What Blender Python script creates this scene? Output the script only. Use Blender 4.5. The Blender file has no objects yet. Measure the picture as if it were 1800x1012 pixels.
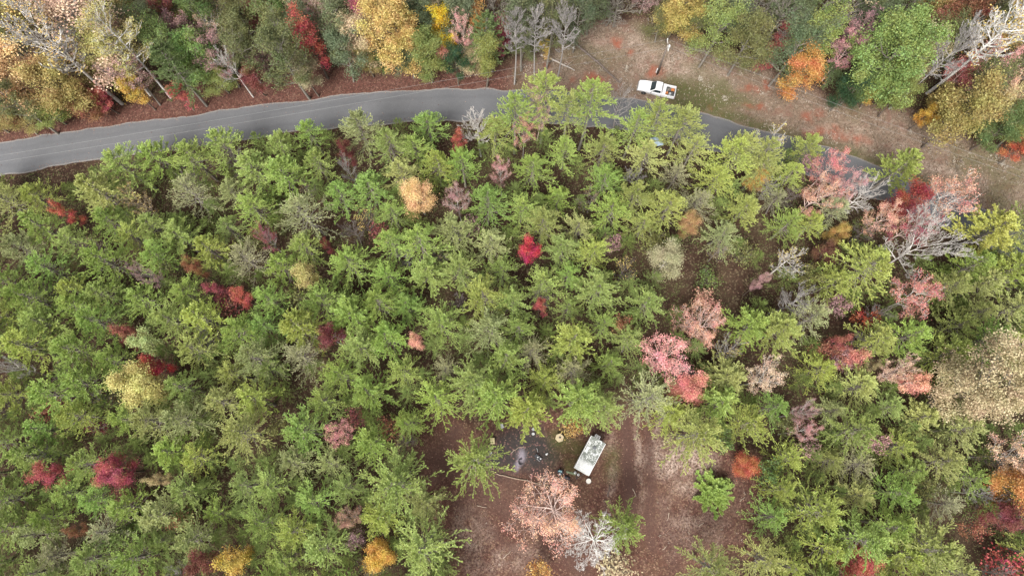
import bpy, math, random
import numpy as np
from mathutils import Vector, Matrix
PI = math.pi
scene = bpy.context.scene
COL = scene.collection

# ------------------------------------------------------------------ camera
CAM_H = 90.0
TILT = math.radians(15.1)
cam_data = bpy.data.cameras.new("camera")
cam_data.lens = 24.0; cam_data.sensor_width = 36.0; cam_data.sensor_fit = 'HORIZONTAL'
cam_data.clip_start = 0.5; cam_data.clip_end = 3000.0
cam = bpy.data.objects.new("camera", cam_data); COL.objects.link(cam)
cam.location = (0, 0, CAM_H); cam.rotation_euler = (TILT, 0, 0)
scene.camera = cam

# ------------------------------------------------------------------ sky and sun (thin bright overcast)
SUN_EL, SUN_AZ = math.radians(52), math.radians(205)      # azimuth clockwise from +Y
world = bpy.data.worlds.new("World"); scene.world = world; world.use_nodes = True
wn, wl = world.node_tree.nodes, world.node_tree.links
for n in list(wn): wn.remove(n)
wo = wn.new('ShaderNodeOutputWorld'); wb = wn.new('ShaderNodeBackground')
sk = wn.new('ShaderNodeTexSky'); sk.sky_type = 'NISHITA'; sk.sun_disc = False
sk.sun_elevation = SUN_EL; sk.sun_rotation = SUN_AZ
sk.air_density = 1.0; sk.dust_density = 6.0; sk.ozone_density = 1.0
hs = wn.new('ShaderNodeHueSaturation'); hs.inputs['Saturation'].default_value = 0.35
wl.new(sk.outputs[0], hs.inputs['Color']); wl.new(hs.outputs[0], wb.inputs['Color'])
wb.inputs['Strength'].default_value = 0.13
wl.new(wb.outputs[0], wo.inputs['Surface'])
sd = bpy.data.lights.new("sun", 'SUN'); sd.energy = 3.2; sd.angle = math.radians(24); sd.color = (1.0, 0.965, 0.93)
sun = bpy.data.objects.new("sun", sd); COL.objects.link(sun)
to_sun = Vector((math.sin(SUN_AZ)*math.cos(SUN_EL), math.cos(SUN_AZ)*math.cos(SUN_EL), math.sin(SUN_EL)))
sun.rotation_euler = to_sun.to_track_quat('Z', 'Y').to_euler()
sun.location = (0, -40, 80)
vs = scene.view_settings
vs.view_transform = 'Standard'; vs.look = 'None'; vs.gamma = 1.0; vs.use_curve_mapping = False
vs.exposure = 0.95

# ------------------------------------------------------------------ pixel <-> world
CT, ST = math.cos(TILT), math.sin(TILT)
def at(u, v, z=0.0):
    xc, yc = (u-900)/1200.0, (506-v)/1200.0
    d = (xc, yc*CT + ST, yc*ST - CT)
    s = (CAM_H - z) / (-d[2])
    return Vector((d[0]*s, d[1]*s, z))
def px(x, y, z):
    dep = (CAM_H - z)*CT + y*ST
    return 900 + 1200*x/dep, 506 - 1200*(y*CT - (CAM_H - z)*ST)/dep
def mpp(v, z=0.0):                                      # metres per pixel near a row
    yc = (506-v)/1200.0
    return (CAM_H - z)/(CT - yc*ST)/1200.0

# ------------------------------------------------------------------ small helpers
def tag(o, label=None, cat=None, group=None, kind=None):
    if label: o['label'] = label
    if cat: o['category'] = cat
    if group: o['group'] = group
    if kind: o['kind'] = kind
    return o
def empty(name, loc, rz=0, scale=(1, 1, 1)):
    o = bpy.data.objects.new(name, None); COL.objects.link(o)
    o.location = loc; o.rotation_euler = (0, 0, rz); o.scale = scale
    o.empty_display_size = 0.3
    return o
def link_mesh(name, me, parent=None):
    o = bpy.data.objects.new(name, me); COL.objects.link(o)
    if parent: o.parent = parent
    return o
def np_mesh(name, V, F, mats, midx=None, attr=None, smooth=False, cols=None):
    V = np.asarray(V, dtype=np.float32); F = np.asarray(F, dtype=np.int32)
    k = F.shape[1]; n = len(F)
    me = bpy.data.meshes.new(name)
    me.vertices.add(len(V)); me.vertices.foreach_set('co', V.ravel())
    me.loops.add(n*k); me.loops.foreach_set('vertex_index', F.ravel())
    me.polygons.add(n)
    me.polygons.foreach_set('loop_start', np.arange(0, n*k, k, dtype=np.int32))
    me.polygons.foreach_set('loop_total', np.full(n, k, dtype=np.int32))
    for m in mats: me.materials.append(m)
    if midx is not None: me.polygons.foreach_set('material_index', np.asarray(midx, dtype=np.int32))
    if attr is not None:
        a = me.attributes.new('tone', 'FLOAT', 'FACE'); a.data.foreach_set('value', np.asarray(attr, dtype=np.float32))
    if cols:
        for nm, c in cols.items():
            a = me.attributes.new(nm, 'FLOAT_COLOR', 'POINT'); a.data.foreach_set('color', np.asarray(c, dtype=np.float32).ravel())
    if smooth: me.polygons.foreach_set('use_smooth', np.ones(n, dtype=bool))
    me.update(calc_edges=True); me.validate()
    return me

class MB:                                                # collects solid shapes, builds ONE mesh object
    def __init__(s): s.v = []; s.f = []
    def add(s, vs, fs, M=None):
        b = len(s.v)
        for p in vs:
            p = Vector(p)
            s.v.append(tuple(M @ p) if M is not None else tuple(p))
        s.f += [tuple(b+i for i in f) for f in fs]
        return s
    def box(s, c, size, M=None, rz=0.0, taper=1.0):
        x, y, z = size[0]/2, size[1]/2, size[2]/2
        vs = []
        for zz, t in ((-z, 1.0), (z, taper)):
            for sx, sy in ((-1, -1), (1, -1), (1, 1), (-1, 1)):
                px_, py_ = sx*x*t, sy*y*t
                ca, sa = math.cos(rz), math.sin(rz)
                vs.append((c[0]+px_*ca-py_*sa, c[1]+px_*sa+py_*ca, c[2]+zz))
        return s.add(vs, [(3, 2, 1, 0), (4, 5, 6, 7), (0, 1, 5, 4), (1, 2, 6, 5), (2, 3, 7, 6), (3, 0, 4, 7)], M)
    def lathe(s, prof, n=16, c=(0, 0, 0), M=None, jit=0.0, rng=None):
        vs = []; fs = []
        for r, z in prof:
            for i in range(n):
                a = 2*PI*i/n
                rr = r*(1 + (rng.uniform(-jit, jit) if rng else 0))
                vs.append((c[0]+rr*math.cos(a), c[1]+rr*math.sin(a), c[2]+z))
        for j in range(len(prof)-1):
            for i in range(n):
                k = (i+1) % n
                fs.append((j*n+i, j*n+k, (j+1)*n+k, (j+1)*n+i))
        fs.append(tuple(range(n-1, -1, -1))); fs.append(tuple((len(prof)-1)*n+i for i in range(n)))
        return s.add(vs, fs, M)
    def tube(s, pts, rad, n=8, M=None):
        pts = [Vector(p) for p in pts]; vs = []; fs = []
        if not isinstance(rad, (list, tuple)): rad = [rad]*len(pts)
        for j, p in enumerate(pts):
            d = (pts[min(j+1, len(pts)-1)] - pts[max(j-1, 0)]).normalized()
            a = Vector((0, 0, 1)) if abs(d.z) < .9 else Vector((1, 0, 0))
            u = d.cross(a).normalized(); w = d.cross(u)
            for i in range(n):
                t = 2*PI*i/n
                vs.append(p + (u*math.cos(t) + w*math.sin(t))*rad[j])
        for j in range(len(pts)-1):
            for i in range(n):
                k = (i+1) % n
                fs.append((j*n+i, j*n+k, (j+1)*n+k, (j+1)*n+i))
        fs.append(tuple(range(n-1, -1, -1))); fs.append(tuple((len(pts)-1)*n+i for i in range(n)))
        return s.add(vs, fs, M)
    def prism(s, prof, y0, y1, M=None, inset=None):      # side profile (x,z) pushed from y0 to y1
        n = len(prof); vs = [(x, y0, z) for x, z in prof] + [(x, y1, z) for x, z in prof]
        fs = [tuple(range(n)), tuple(range(2*n-1, n-1, -1))]
        for i in range(n):
            k = (i+1) % n
            fs.append((i, i+n, k+n, k))
        return s.add(vs, fs, M)
    def build(s, name, mat, parent=None, bevel=0.0, smooth=False):
        import bmesh
        me = bpy.data.meshes.new(name); me.from_pydata(s.v, [], s.f); me.materials.append(mat)
        bm = bmesh.new(); bm.from_mesh(me); bmesh.ops.recalc_face_normals(bm, faces=bm.faces)
        bm.to_mesh(me); bm.free()
        if smooth:
            for p in me.polygons: p.use_smooth = True
        o = link_mesh(name, me, parent)
        if bevel:
            b = o.modifiers.new('bevel', 'BEVEL'); b.width = bevel; b.segments = 2; b.limit_method = 'ANGLE'; b.angle_limit = math.radians(35)
        return o

# ------------------------------------------------------------------ materials
class NT:
    def __init__(s, name):
        s.m = bpy.data.materials.new(name); s.m.use_nodes = True
        s.n = s.m.node_tree.nodes; s.l = s.m.node_tree.links
        for x in list(s.n): s.n.remove(x)
        s.out = s.n.new('ShaderNodeOutputMaterial')
    def new(s, t, **kw):
        x = s.n.new(t)
        for k, v in kw.items(): setattr(x, k, v)
        return x
    def put(s, sock, v):
        if isinstance(v, bpy.types.NodeSocket): s.l.new(v, sock)
        else: sock.default_value = v
    def noise(s, vec, scale, detail=4, rough=0.6):
        x = s.new('ShaderNodeTexNoise'); s.put(x.inputs['Vector'], vec); s.put(x.inputs['Scale'], scale)
        x.inputs['Detail'].default_value = detail; x.inputs['Roughness'].default_value = rough
        return x.outputs['Fac']
    def voro(s, vec, scale, out='Color'):
        x = s.new('ShaderNodeTexVoronoi'); s.put(x.inputs['Vector'], vec); s.put(x.inputs['Scale'], scale)
        return x.outputs[out]
    def mix(s, f, a, b, mode='MIX'):
        x = s.new('ShaderNodeMix', data_type='RGBA', blend_type=mode)
        s.put(x.inputs[0], f); s.put(x.inputs[6], a if not isinstance(a, tuple) else (*a[:3], 1)); s.put(x.inputs[7], b if not isinstance(b, tuple) else (*b[:3], 1))
        return x.outputs[2]
    def math(s, op, a, b=0.0, clamp=False):
        x = s.new('ShaderNodeMath', operation=op, use_clamp=clamp); s.put(x.inputs[0], a); s.put(x.inputs[1], b); return x.outputs[0]
    def ramp(s, f, lo, hi, a=0.0, b=1.0):
        x = s.new('ShaderNodeMapRange'); x.interpolation_type = 'SMOOTHSTEP'
        s.put(x.inputs[0], f); s.put(x.inputs[1], lo); s.put(x.inputs[2], hi); s.put(x.inputs[3], a); s.put(x.inputs[4], b)
        return x.outputs[0]
    def sep(s, c):
        x = s.new('ShaderNodeSeparateColor'); s.put(x.inputs[0], c); return x.outputs
    def principled(s, col, rough=0.8, bump=None, bstr=0.4, bdist=0.05, spec=0.3, metal=0.0, alpha=None):
        p = s.new('ShaderNodeBsdfPrincipled'); s.put(p.inputs['Base Color'], col if not isinstance(col, tuple) else (*col[:3], 1))
        s.put(p.inputs['Roughness'], rough); p.inputs['Specular IOR Level'].default_value = spec; s.put(p.inputs['Metallic'], metal)
        if bump is not None:
            b = s.new('ShaderNodeBump'); s.put(b.inputs['Height'], bump); b.inputs['Strength'].default_value = bstr; b.inputs['Distance'].default_value = bdist
            s.l.new(b.outputs[0], p.inputs['Normal'])
        s.l.new(p.outputs[0], s.out.inputs['Surface']); return p
    def coord(s, k='Object'):
        return s.new('ShaderNodeTexCoord').outputs[k]

def leaf_material(name, hue=0.03, val=0.45, transl=0.35, patch=0.25, rough=0.6, turn=0.0):
    t = NT(name); oi = t.new('ShaderNodeObjectInfo'); at_ = t.new('ShaderNodeAttribute', attribute_name='tone')
    n = t.noise(t.coord(), patch, 2)
    h = t.new('ShaderNodeHueSaturation')
    t.put(h.inputs['Color'], oi.outputs['Color'])
    hu = t.math('ADD', t.math('MULTIPLY', t.math('SUBTRACT', n, 0.5), hue*3), 0.5)
    hu = t.math('ADD', hu, t.math('MULTIPLY', t.math('SUBTRACT', at_.outputs['Fac'], 0.5), hue))
    t.put(h.inputs['Hue'], hu)
    sa = t.math('ADD', t.math('MULTIPLY', t.math('SUBTRACT', 0.5, at_.outputs['Fac']), 0.3), 1.0)
    t.put(h.inputs['Saturation'], sa)
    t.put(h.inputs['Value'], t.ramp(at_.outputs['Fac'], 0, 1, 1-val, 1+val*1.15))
    hc = h.outputs[0]
    if turn:                                             # leaves that have not turned yet, in patches
        rn = t.new('ShaderNodeVectorMath', operation='ADD'); t.put(rn.inputs[0], t.coord()); t.put(rn.inputs[1], oi.outputs['Location'])
        hc = t.mix(t.ramp(t.noise(rn.outputs[0], .55, 3), .5, .72, 0, turn), hc, (.23, .235, .07))
    d = t.new('ShaderNodeBsdfPrincipled'); t.put(d.inputs['Base Color'], hc); d.inputs['Roughness'].default_value = rough
    d.inputs['Specular IOR Level'].default_value = 0.25
    tr = t.new('ShaderNodeBsdfTranslucent'); t.put(tr.inputs['Color'], hc)
    mx = t.new('ShaderNodeMixShader'); mx.inputs[0].default_value = transl
    t.l.new(d.outputs[0], mx.inputs[1]); t.l.new(tr.outputs[0], mx.inputs[2]); t.l.new(mx.outputs[0], t.out.inputs['Surface'])
    return t.m
M_NEEDLE = leaf_material('pine_needles', hue=0.018, val=0.45, transl=0.25, patch=0.6)
M_LEAF = leaf_material('autumn_leaves', hue=0.05, val=0.4, transl=0.4, patch=0.45, turn=.42)
def bark_material():
    t = NT('bark'); oi = t.new('ShaderNodeObjectInfo'); n = t.noise(t.coord(), 6.0, 5)
    c = t.mix(t.ramp(n, .3, .7, .0, .55), oi.outputs['Color'], (0.05, 0.042, 0.036))
    t.principled(c, 0.9, n, 0.5, 0.02, 0.1); return t.m
M_BARK = bark_material()
def plain(name, col, rough=0.6, var=0.15, scale=6.0, metal=0.0, spec=0.4, dirt=None, dirtscale=2.0, dirtamt=0.3):
    t = NT(name); co = t.coord(); n = t.noise(co, scale, 5)
    dk = tuple(c*(1-var*2) for c in col); c = t.mix(t.ramp(n, .3, .7), dk, col)
    if dirt:
        d = t.noise(co, dirtscale, 6, .7); c = t.mix(t.ramp(d, .48, .68, 0, dirtamt), c, dirt)
    t.principled(c, rough, n, 0.1, 0.01, spec, metal); return t.m
# ------------------------------------------------------------------ where things lie (ground plan)
ROAD_PX = [(-260, 318), (-100, 298), (0, 281), (100, 262), (235, 245), (336, 231), (450, 214), (551, 201), (635, 192), (736, 186), (820, 184), (900, 185),
           (1000, 190), (1090, 199), (1180, 212), (1240, 230), (1300, 248), (1400, 273), (1500, 305), (1600, 342), (1700, 385), (1800, 432), (1980, 520)]
ROAD = np.array([[*at(u, v)[:2]] for u, v in ROAD_PX])
def smooth_path(P, n=8, it=2):
    for _ in range(it):
        Q = [P[0]]
        for i in range(len(P)-1):
            Q.append(P[i]*.75+P[i+1]*.25); Q.append(P[i]*.25+P[i+1]*.75)
        Q.append(P[-1]); P = np.array(Q)
    d = np.r_[0, np.cumsum(np.linalg.norm(np.diff(P, axis=0), axis=1))]
    s = np.linspace(0, d[-1], int(d[-1]/0.8))
    return np.c_[np.interp(s, d, P[:, 0]), np.interp(s, d, P[:, 1])]
ROADC = smooth_path(ROAD)
ROAD_W = 2.65
def dist_path(X, Y, P):
    sh = X.shape; X = X.ravel(); Y = Y.ravel(); best = np.full(len(X), 1e9); side = np.zeros(len(X))
    for a, b in zip(P[:-1], P[1:]):
        d = b-a; L = d@d
        if L < 1e-9: continue
        t = np.clip(((X-a[0])*d[0]+(Y-a[1])*d[1])/L, 0, 1)
        ex, ey = X-(a[0]+t*d[0]), Y-(a[1]+t*d[1]); e = np.hypot(ex, ey)
        m = e < best; best[m] = e[m]; side[m] = np.sign(d[0]*ey-d[1]*ex)[m]
    return best.reshape(sh), side.reshape(sh)
def vnoise(X, Y, scale, seed):
    r = np.random.RandomState(seed); T = r.rand(256, 256)
    x, y = X/scale+1000.3, Y/scale+1000.7; xi, yi = np.floor(x).astype(int), np.floor(y).astype(int); fx, fy = x-xi, y-yi
    fx = fx*fx*(3-2*fx); fy = fy*fy*(3-2*fy); g = lambda i, j: T[i % 256, j % 256]
    return (g(xi, yi)*(1-fx)+g(xi+1, yi)*fx)*(1-fy)+(g(xi, yi+1)*(1-fx)+g(xi+1, yi+1)*fx)*fy
def fbm(X, Y, scale, seed, o=4):
    a = 0; w = 0
    for i in range(o): a = a+vnoise(X, Y, scale/2**i, seed+i)*.55**i; w += .55**i
    return a/w
def in_poly(X, Y, P):
    ins = np.zeros(np.shape(X), bool); j = len(P)-1
    for i in range(len(P)):
        xi, yi = P[i]; xj, yj = P[j]
        c = ((yi > Y) != (yj > Y)) & (X < (xj-xi)*(Y-yi)/((yj-yi) if yj != yi else 1e-9)+xi)
        ins ^= c; j = i
    return ins
def gpoly(pts): return [tuple(at(u, v)[:2]) for u, v in pts]
CLEAR = gpoly([(715, 775), (760, 735), (870, 735), (960, 720), (1090, 715), (1165, 735), (1190, 800), (1290, 790), (1350, 815), (1330, 900), (1345, 960),
               (1240, 1012), (1180, 1060), (1100, 1090), (900, 1090), (815, 1040), (775, 930), (752, 860)])
VERGE_N = gpoly([(-200, 262), (0, 235), (180, 196), (350, 160), (520, 122), (600, 126), (760, 118), (880, 112), (960, 98), (1010, 62), (1040, 40), (1130, 42), (1180, 72), (1260, 82),
                 (1330, 105), (1380, 140), (1480, 185), (1600, 195), (1640, 225), (1720, 250), (1800, 280), (1960, 340), (1960, 520), (1800, 425), (1700, 378), (1500, 300), (1300, 243), (1180, 210), (900, 180), (600, 195), (235, 242), (-200, 310)])
# smooth ground grids
def axis(a, b, step, far):
    return np.r_[-far, a-60, a-20, a-6, np.arange(a, b+step/2, step), b+6, b+20, b+60, far]
gx = axis(-84, 84, 0.35, 700); gy = axis(-28, 92, 0.35, 700)
GX, GY = np.meshgrid(gx, gy)
dr, sd_ = dist_path(GX, GY, ROADC[::3])
def box_blur(a, k):
    for ax in (0, 1):
        c = np.cumsum(np.pad(a, [(k+1, k) if i == ax else (0, 0) for i in (0, 1)], mode='edge'), axis=ax)
        n = a.shape[ax]; a = (np.take(c, np.arange(2*k+1, 2*k+1+n), axis=ax)-np.take(c, np.arange(0, n), axis=ax))/(2*k+1)
    return a
wx = GX+(fbm(GX, GY, 4, 5)-.5)*4; wy = GY+(fbm(GX, GY, 4, 9)-.5)*4
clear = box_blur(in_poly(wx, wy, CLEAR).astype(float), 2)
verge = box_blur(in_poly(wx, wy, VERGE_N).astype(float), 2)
def blob(u, v, ru, rv, ang=0.0, sharp=.35, warp=.5):
    c = at(u, v); m = mpp(v); a = math.radians(-ang); X = wx-c.x if warp else GX-c.x; Y = wy-c.y if warp else GY-c.y
    x = X*math.cos(a)+Y*math.sin(a); y = -X*math.sin(a)+Y*math.cos(a)
    d = np.hypot(x/(ru*m), y/(rv*m)); return np.clip((1+sharp-d)/(2*sharp), 0, 1)
def line_mask(pts, w):
    P = np.array([tuple(at(u, v)[:2]) for u, v in pts]); d, _ = dist_path(wx*.3+GX*.7, wy*.3+GY*.7, P); return np.clip(1.4-d/w, 0, 1)
def gz(x, y):
    X, Y = np.array([[x]]), np.array([[y]]); d, _ = dist_path(X, Y, ROADC[::6])
    return float(ground_height(X, Y, d)[0, 0])
def ground_height(X, Y, d):
    k = np.clip((d-4)/8, 0, 1)
    n = (fbm(X, Y, 14, 21)-.5)*1.2*k
    flat = np.clip(1.6-np.hypot((X-7)/22, (Y+2)/15), 0, 1)
    return n*(1-flat)+(fbm(X, Y, 1.6, 33, 3)-.5)*.16*np.clip((d-3)/1.5, 0, 1)
GZ = ground_height(GX, GY, dr)
# cover masks
weed = verge*np.clip((GX-at(880, 110).x)/6, 0, 1)             # weedy part east; leaf-strewn part west
grass = np.clip(line_mask([(1175, 150), (1240, 190), (1330, 225), (1420, 252), (1520, 280), (1640, 325)], 1.5)*.8*fbm(GX, GY, 2, 41)*1.7+blob(1262, 160, 66, 24, 15)*.85+blob(1205, 182, 34, 12)*.8+blob(1030, 95, 60, 20)*.3, 0, 1)*(dr > 2.6)
grass = np.maximum(grass, verge*np.clip(fbm(GX, GY, 6, 49)*2.6-1.35, 0, .5)*(weed > .3))
grass = np.maximum(grass, np.maximum(blob(1000, 790, 42, 36, 0)*.8, blob(1075, 805, 20, 34)*.7)*np.clip(fbm(GX, GY, 1.6, 47)*2-.45, 0, 1)*1.2)
clay = np.zeros_like(GX)
for u, v, a, b in [(1040, 128, 12, 8), (1081, 72, 5, 9), (1013, 130, 10, 6), (960, 122, 16, 5), (1068, 120, 4, 10), (1248, 184, 6, 7), (1330, 182, 13, 5), (1355, 155, 10, 4), (1150, 132, 12, 9), (1430, 203, 16, 7), (1380, 192, 9, 5),
                   (1098, 92, 6, 4), (1445, 232, 22, 8), (1325, 150, 16, 5), (1500, 248, 22, 9)]:
    clay = np.maximum(clay, blob(u, v, a*1.2, b*1.3, 20)*.9)
clay = np.clip(clay*np.clip(fbm(GX, GY, 1.5, 61)*3.2-1.05, 0, 1), 0, 1)*.85
dirt = np.maximum.reduce([line_mask([(1100, 735), (1102, 800), (1108, 880), (1115, 920)], 1.0)*1.0, line_mask([(1142, 735), (1145, 810), (1140, 900), (1150, 960)], .75)*.85,
                          line_mask([(760, 800), (830, 850), (900, 900), (960, 940), (1020, 1000)], 1.5)*.8, line_mask([(800, 760), (770, 800), (765, 840)], 1.2)*.8,
                          line_mask([(790, 870), (860, 930), (930, 990)], .6)*.6, line_mask([(1160, 880), (1180, 940), (1190, 1000)], .9)*.5, line_mask([(870, 850), (960, 880), (1060, 960)], 2.2)*.6])
char = np.maximum(blob(918, 792, 66, 44, 10)*1.15, blob(935, 828, 62, 16, 12)*.8)*(.72+.28*fbm(GX, GY, 1.5, 71)); ash = np.maximum(blob(917, 801, 6, 11, 0, .5, 0), blob(910, 817, 4.5, 10, 15, .5, 0))
pale = np.clip(np.maximum.reduce([blob(1170, 110, 62, 28, 15)*.9, blob(1480, 240, 60, 9, 20), blob(1560, 275, 50, 8, 18), blob(1660, 300, 50, 9, 16)*.9, blob(1230, 130, 60, 18, 15)*.8, blob(1560, 240, 60, 16, 20)*.5, blob(1060, 75, 70, 15)*.5,
                                  blob(1195, 815, 62, 48, 0)*.95, blob(1124, 790, 7, 62, 0)*.8, blob(1124, 880, 7, 44, 0)*.7, blob(1170, 780, 12, 60, 0), blob(1230, 900, 70, 60)*.45, blob(830, 950, 30, 60, 0)*.5, blob(1065, 770, 22, 40)*.35, blob(900, 985, 60, 26)*.5, line_mask([(1075, 760), (1078, 850), (1068, 890)], .6)*.5])*(fbm(GX, GY, 1.3, 81)*2.2-.55), 0, 1)
z1 = np.ones_like(GX)
maskA = np.stack([weed, clay, dirt, z1], -1); maskB = np.stack([np.clip(char, 0, 1), grass, pale, z1], -1)
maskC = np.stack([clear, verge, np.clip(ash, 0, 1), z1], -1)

def ground_material():
    t = NT('forest_floor'); co = t.coord()
    A = t.sep(t.new('ShaderNodeAttribute', attribute_name='coverA').outputs['Color'])
    B = t.sep(t.new('ShaderNodeAttribute', attribute_name='coverB').outputs['Color'])
    C = t.sep(t.new('ShaderNodeAttribute', attribute_name='coverC').outputs['Color'])
    cell = t.sep(t.voro(co, 5.5)); cell2 = t.sep(t.voro(co, 2.6)); n1 = t.noise(co, .5, 5); n2 = t.noise(co, 3.5, 5, .7); n3 = t.noise(co, 13, 3)
    litter = t.mix(t.ramp(cell[0], .0, 1), (0.031, 0.017, 0.013), (0.076, 0.040, 0.026))
    litter = t.mix(t.ramp(cell2[1], .72, .95, 0, .65), litter, (0.133, 0.075, 0.050))
    litter = t.mix(t.ramp(n2, .35, .6, .75, 0), litter, (0.021, 0.012, 0.009))
    litter = t.mix(t.ramp(n1, .35, .7, 0, .5), litter, (0.065, 0.031, 0.020))
    n0 = t.noise(co, .16, 5, .65); litter = t.mix(t.ramp(n0, .45, .62, 0, .5), litter, (0.120, 0.083, 0.049)); litter = t.mix(t.ramp(cell[1], .78, .95, 0, .8), litter, (0.208, 0.163, 0.096))
    vlit = t.mix(t.ramp(cell[1], .0, 1), (0.069, 0.029, 0.024), (0.137, 0.061, 0.047)); vlit = t.mix(t.ramp(cell2[2], .8, .97, 0, .3), vlit, (0.223, 0.134, 0.106))
    vlit = t.mix(t.ramp(n2, .38, .62, .6, 0), vlit, (0.046, 0.025, 0.019))
    old = t.mix(.45, litter, (0.020, 0.014, 0.010)); op = t.math('MAXIMUM', C[0], C[1], True); litter = t.mix(op, old, litter)  # litter darkened outside clearing and verge, canopy shade painted into its colour
    c = t.mix(t.math('MULTIPLY', C[1], .85), litter, vlit)
    c = t.mix(t.math('MULTIPLY', C[0], .55), c, vlit)
    w = t.mix(t.ramp(n3, .35, .65), (0.075, 0.056, 0.035), (0.240, 0.179, 0.135)); w = t.mix(t.ramp(cell2[0], .75, .97, 0, .3), w, (0.337, 0.272, 0.222)); w = t.mix(t.ramp(n2, .3, .5, .7, 0), w, (0.075, 0.050, 0.038))
    w = t.mix(t.ramp(n1, .5, .68, 0, .5), w, (0.160, 0.080, 0.062))
    c = t.mix(t.math('MULTIPLY', A[0], t.ramp(n2, .2, .5, .55, .95)), c, w)
    pl = t.mix(t.ramp(n3, .38, .6), (0.152, 0.109, 0.082), (0.462, 0.368, 0.304)); c = t.mix(t.math('MULTIPLY', B[2], t.ramp(n2, .35, .6)), c, pl)
    g = t.mix(n3, (0.029, 0.041, 0.010), (0.095, 0.098, 0.035)); c = t.mix(t.math('MULTIPLY', B[1], t.ramp(n2, .25, .6, .3, 1)), c, g)
    cl = t.mix(n2, (0.165, 0.041, 0.021), (0.266, 0.076, 0.044)); c = t.mix(t.math('MULTIPLY', A[1], t.ramp(n2, .2, .5, .3, 1)), c, cl)
    dm = t.mix(n2, (.055, .031, .025), (.092, .052, .041)); c = t.mix(t.math('MULTIPLY', A[2], t.ramp(n3, .2, .6, .6, 1)), c, dm)
    ch = t.mix(n3, (.017, .016, .0155), (.05, .047, .045)); ch = t.mix(t.ramp(cell[2], .86, .98), ch, (0.140, 0.082, 0.076)); c = t.mix(t.math('MULTIPLY', B[0], .92), c, ch)
    c = t.mix(t.math('MULTIPLY', C[2], .85), c, (0.208, 0.185, 0.211))
    t.principled(c, .95, t.math('ADD', n3, t.math('MULTIPLY', cell[0], .6)), .6, .12, .1); return t.m
ny, nx = GX.shape
V = np.stack([GX, GY, GZ], -1).reshape(-1, 3); idx = np.arange(nx*ny).reshape(ny, nx)
F = np.stack([idx[:-1, :-1], idx[:-1, 1:], idx[1:, 1:], idx[1:, :-1]], -1).reshape(-1, 4)
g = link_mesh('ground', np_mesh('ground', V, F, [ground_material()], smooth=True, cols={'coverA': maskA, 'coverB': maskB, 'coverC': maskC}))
tag(g, 'reddish brown forest floor, clearing and weedy verge', None, kind='structure')

def asphalt_material():
    t = NT('worn_asphalt'); co = t.coord(); uv = t.new('ShaderNodeAttribute', attribute_name='lane').outputs['Color']; s = t.sep(uv)
    n = t.noise(co, 9, 6, .7); n2 = t.noise(co, .35, 4); st = t.noise(co, 40, 2)
    c = t.mix(t.ramp(n, .25, .75), (.080, .082, .086), (.112, .113, .118)); c = t.mix(t.ramp(n2, .42, .6, 0, .25), c, (.074, .076, .080))
    band = t.ramp(t.math('ABSOLUTE', t.math('SUBTRACT', t.math('ABSOLUTE', t.math('SUBTRACT', s[0], .5)), .24)), .0, .10, .28, 0)
    c = t.mix(band, c, (.066, .068, .073))
    ed = t.ramp(t.math('ABSOLUTE', t.math('SUBTRACT', s[0], .5)), .44, .5, 0, .8); c = t.mix(t.math('MULTIPLY', ed, t.ramp(n, .35, .55)), c, (.24, .215, .19))
    c = t.mix(t.ramp(t.noise(co, 1.1, 6, .75), .55, .75, 0, .35), c, (.15, .145, .135))
    t.principled(c, .88, st, .25, .01, .3); return t.m
def strip(path, w, z, n=9, jit=0.0, seed=0):
    r = np.random.RandomState(seed); T = np.gradient(path, axis=0); T /= np.linalg.norm(T, axis=1)[:, None]; N = np.c_[-T[:, 1], T[:, 0]]
    V = []; L = []
    jl = np.convolve(r.uniform(-jit, jit, len(path)+4), np.ones(3)/3, 'same')[:len(path)]; jr = np.convolve(r.uniform(-jit, jit, len(path)+4), np.ones(3)/3, 'same')[:len(path)]
    for i, p in enumerate(path):
        for k in range(n):
            s_ = k/(n-1); o = -(w+jl[i])*(1-s_)+(w+jr[i])*s_
            q = p+N[i]*o; V.append((q[0], q[1], z+.05*(1-(2*s_-1)**2))); L.append((s_, i*.8/100, 0, 1))
    idx = np.arange(len(path)*n).reshape(-1, n)
    return np.array(V), np.stack([idx[:-1, :-1], idx[:-1, 1:], idx[1:, 1:], idx[1:, :-1]], -1).reshape(-1, 4), np.array(L)
V, F, L = strip(ROADC, ROAD_W, 0.03, jit=.34, seed=3)
F = F[:, ::-1] if False else F
o = link_mesh('road', np_mesh('road', V, F, [asphalt_material()], smooth=True, cols={'lane': L})); tag(o, 'narrow grey asphalt lane curving past the forest', None, kind='structure')
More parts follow.
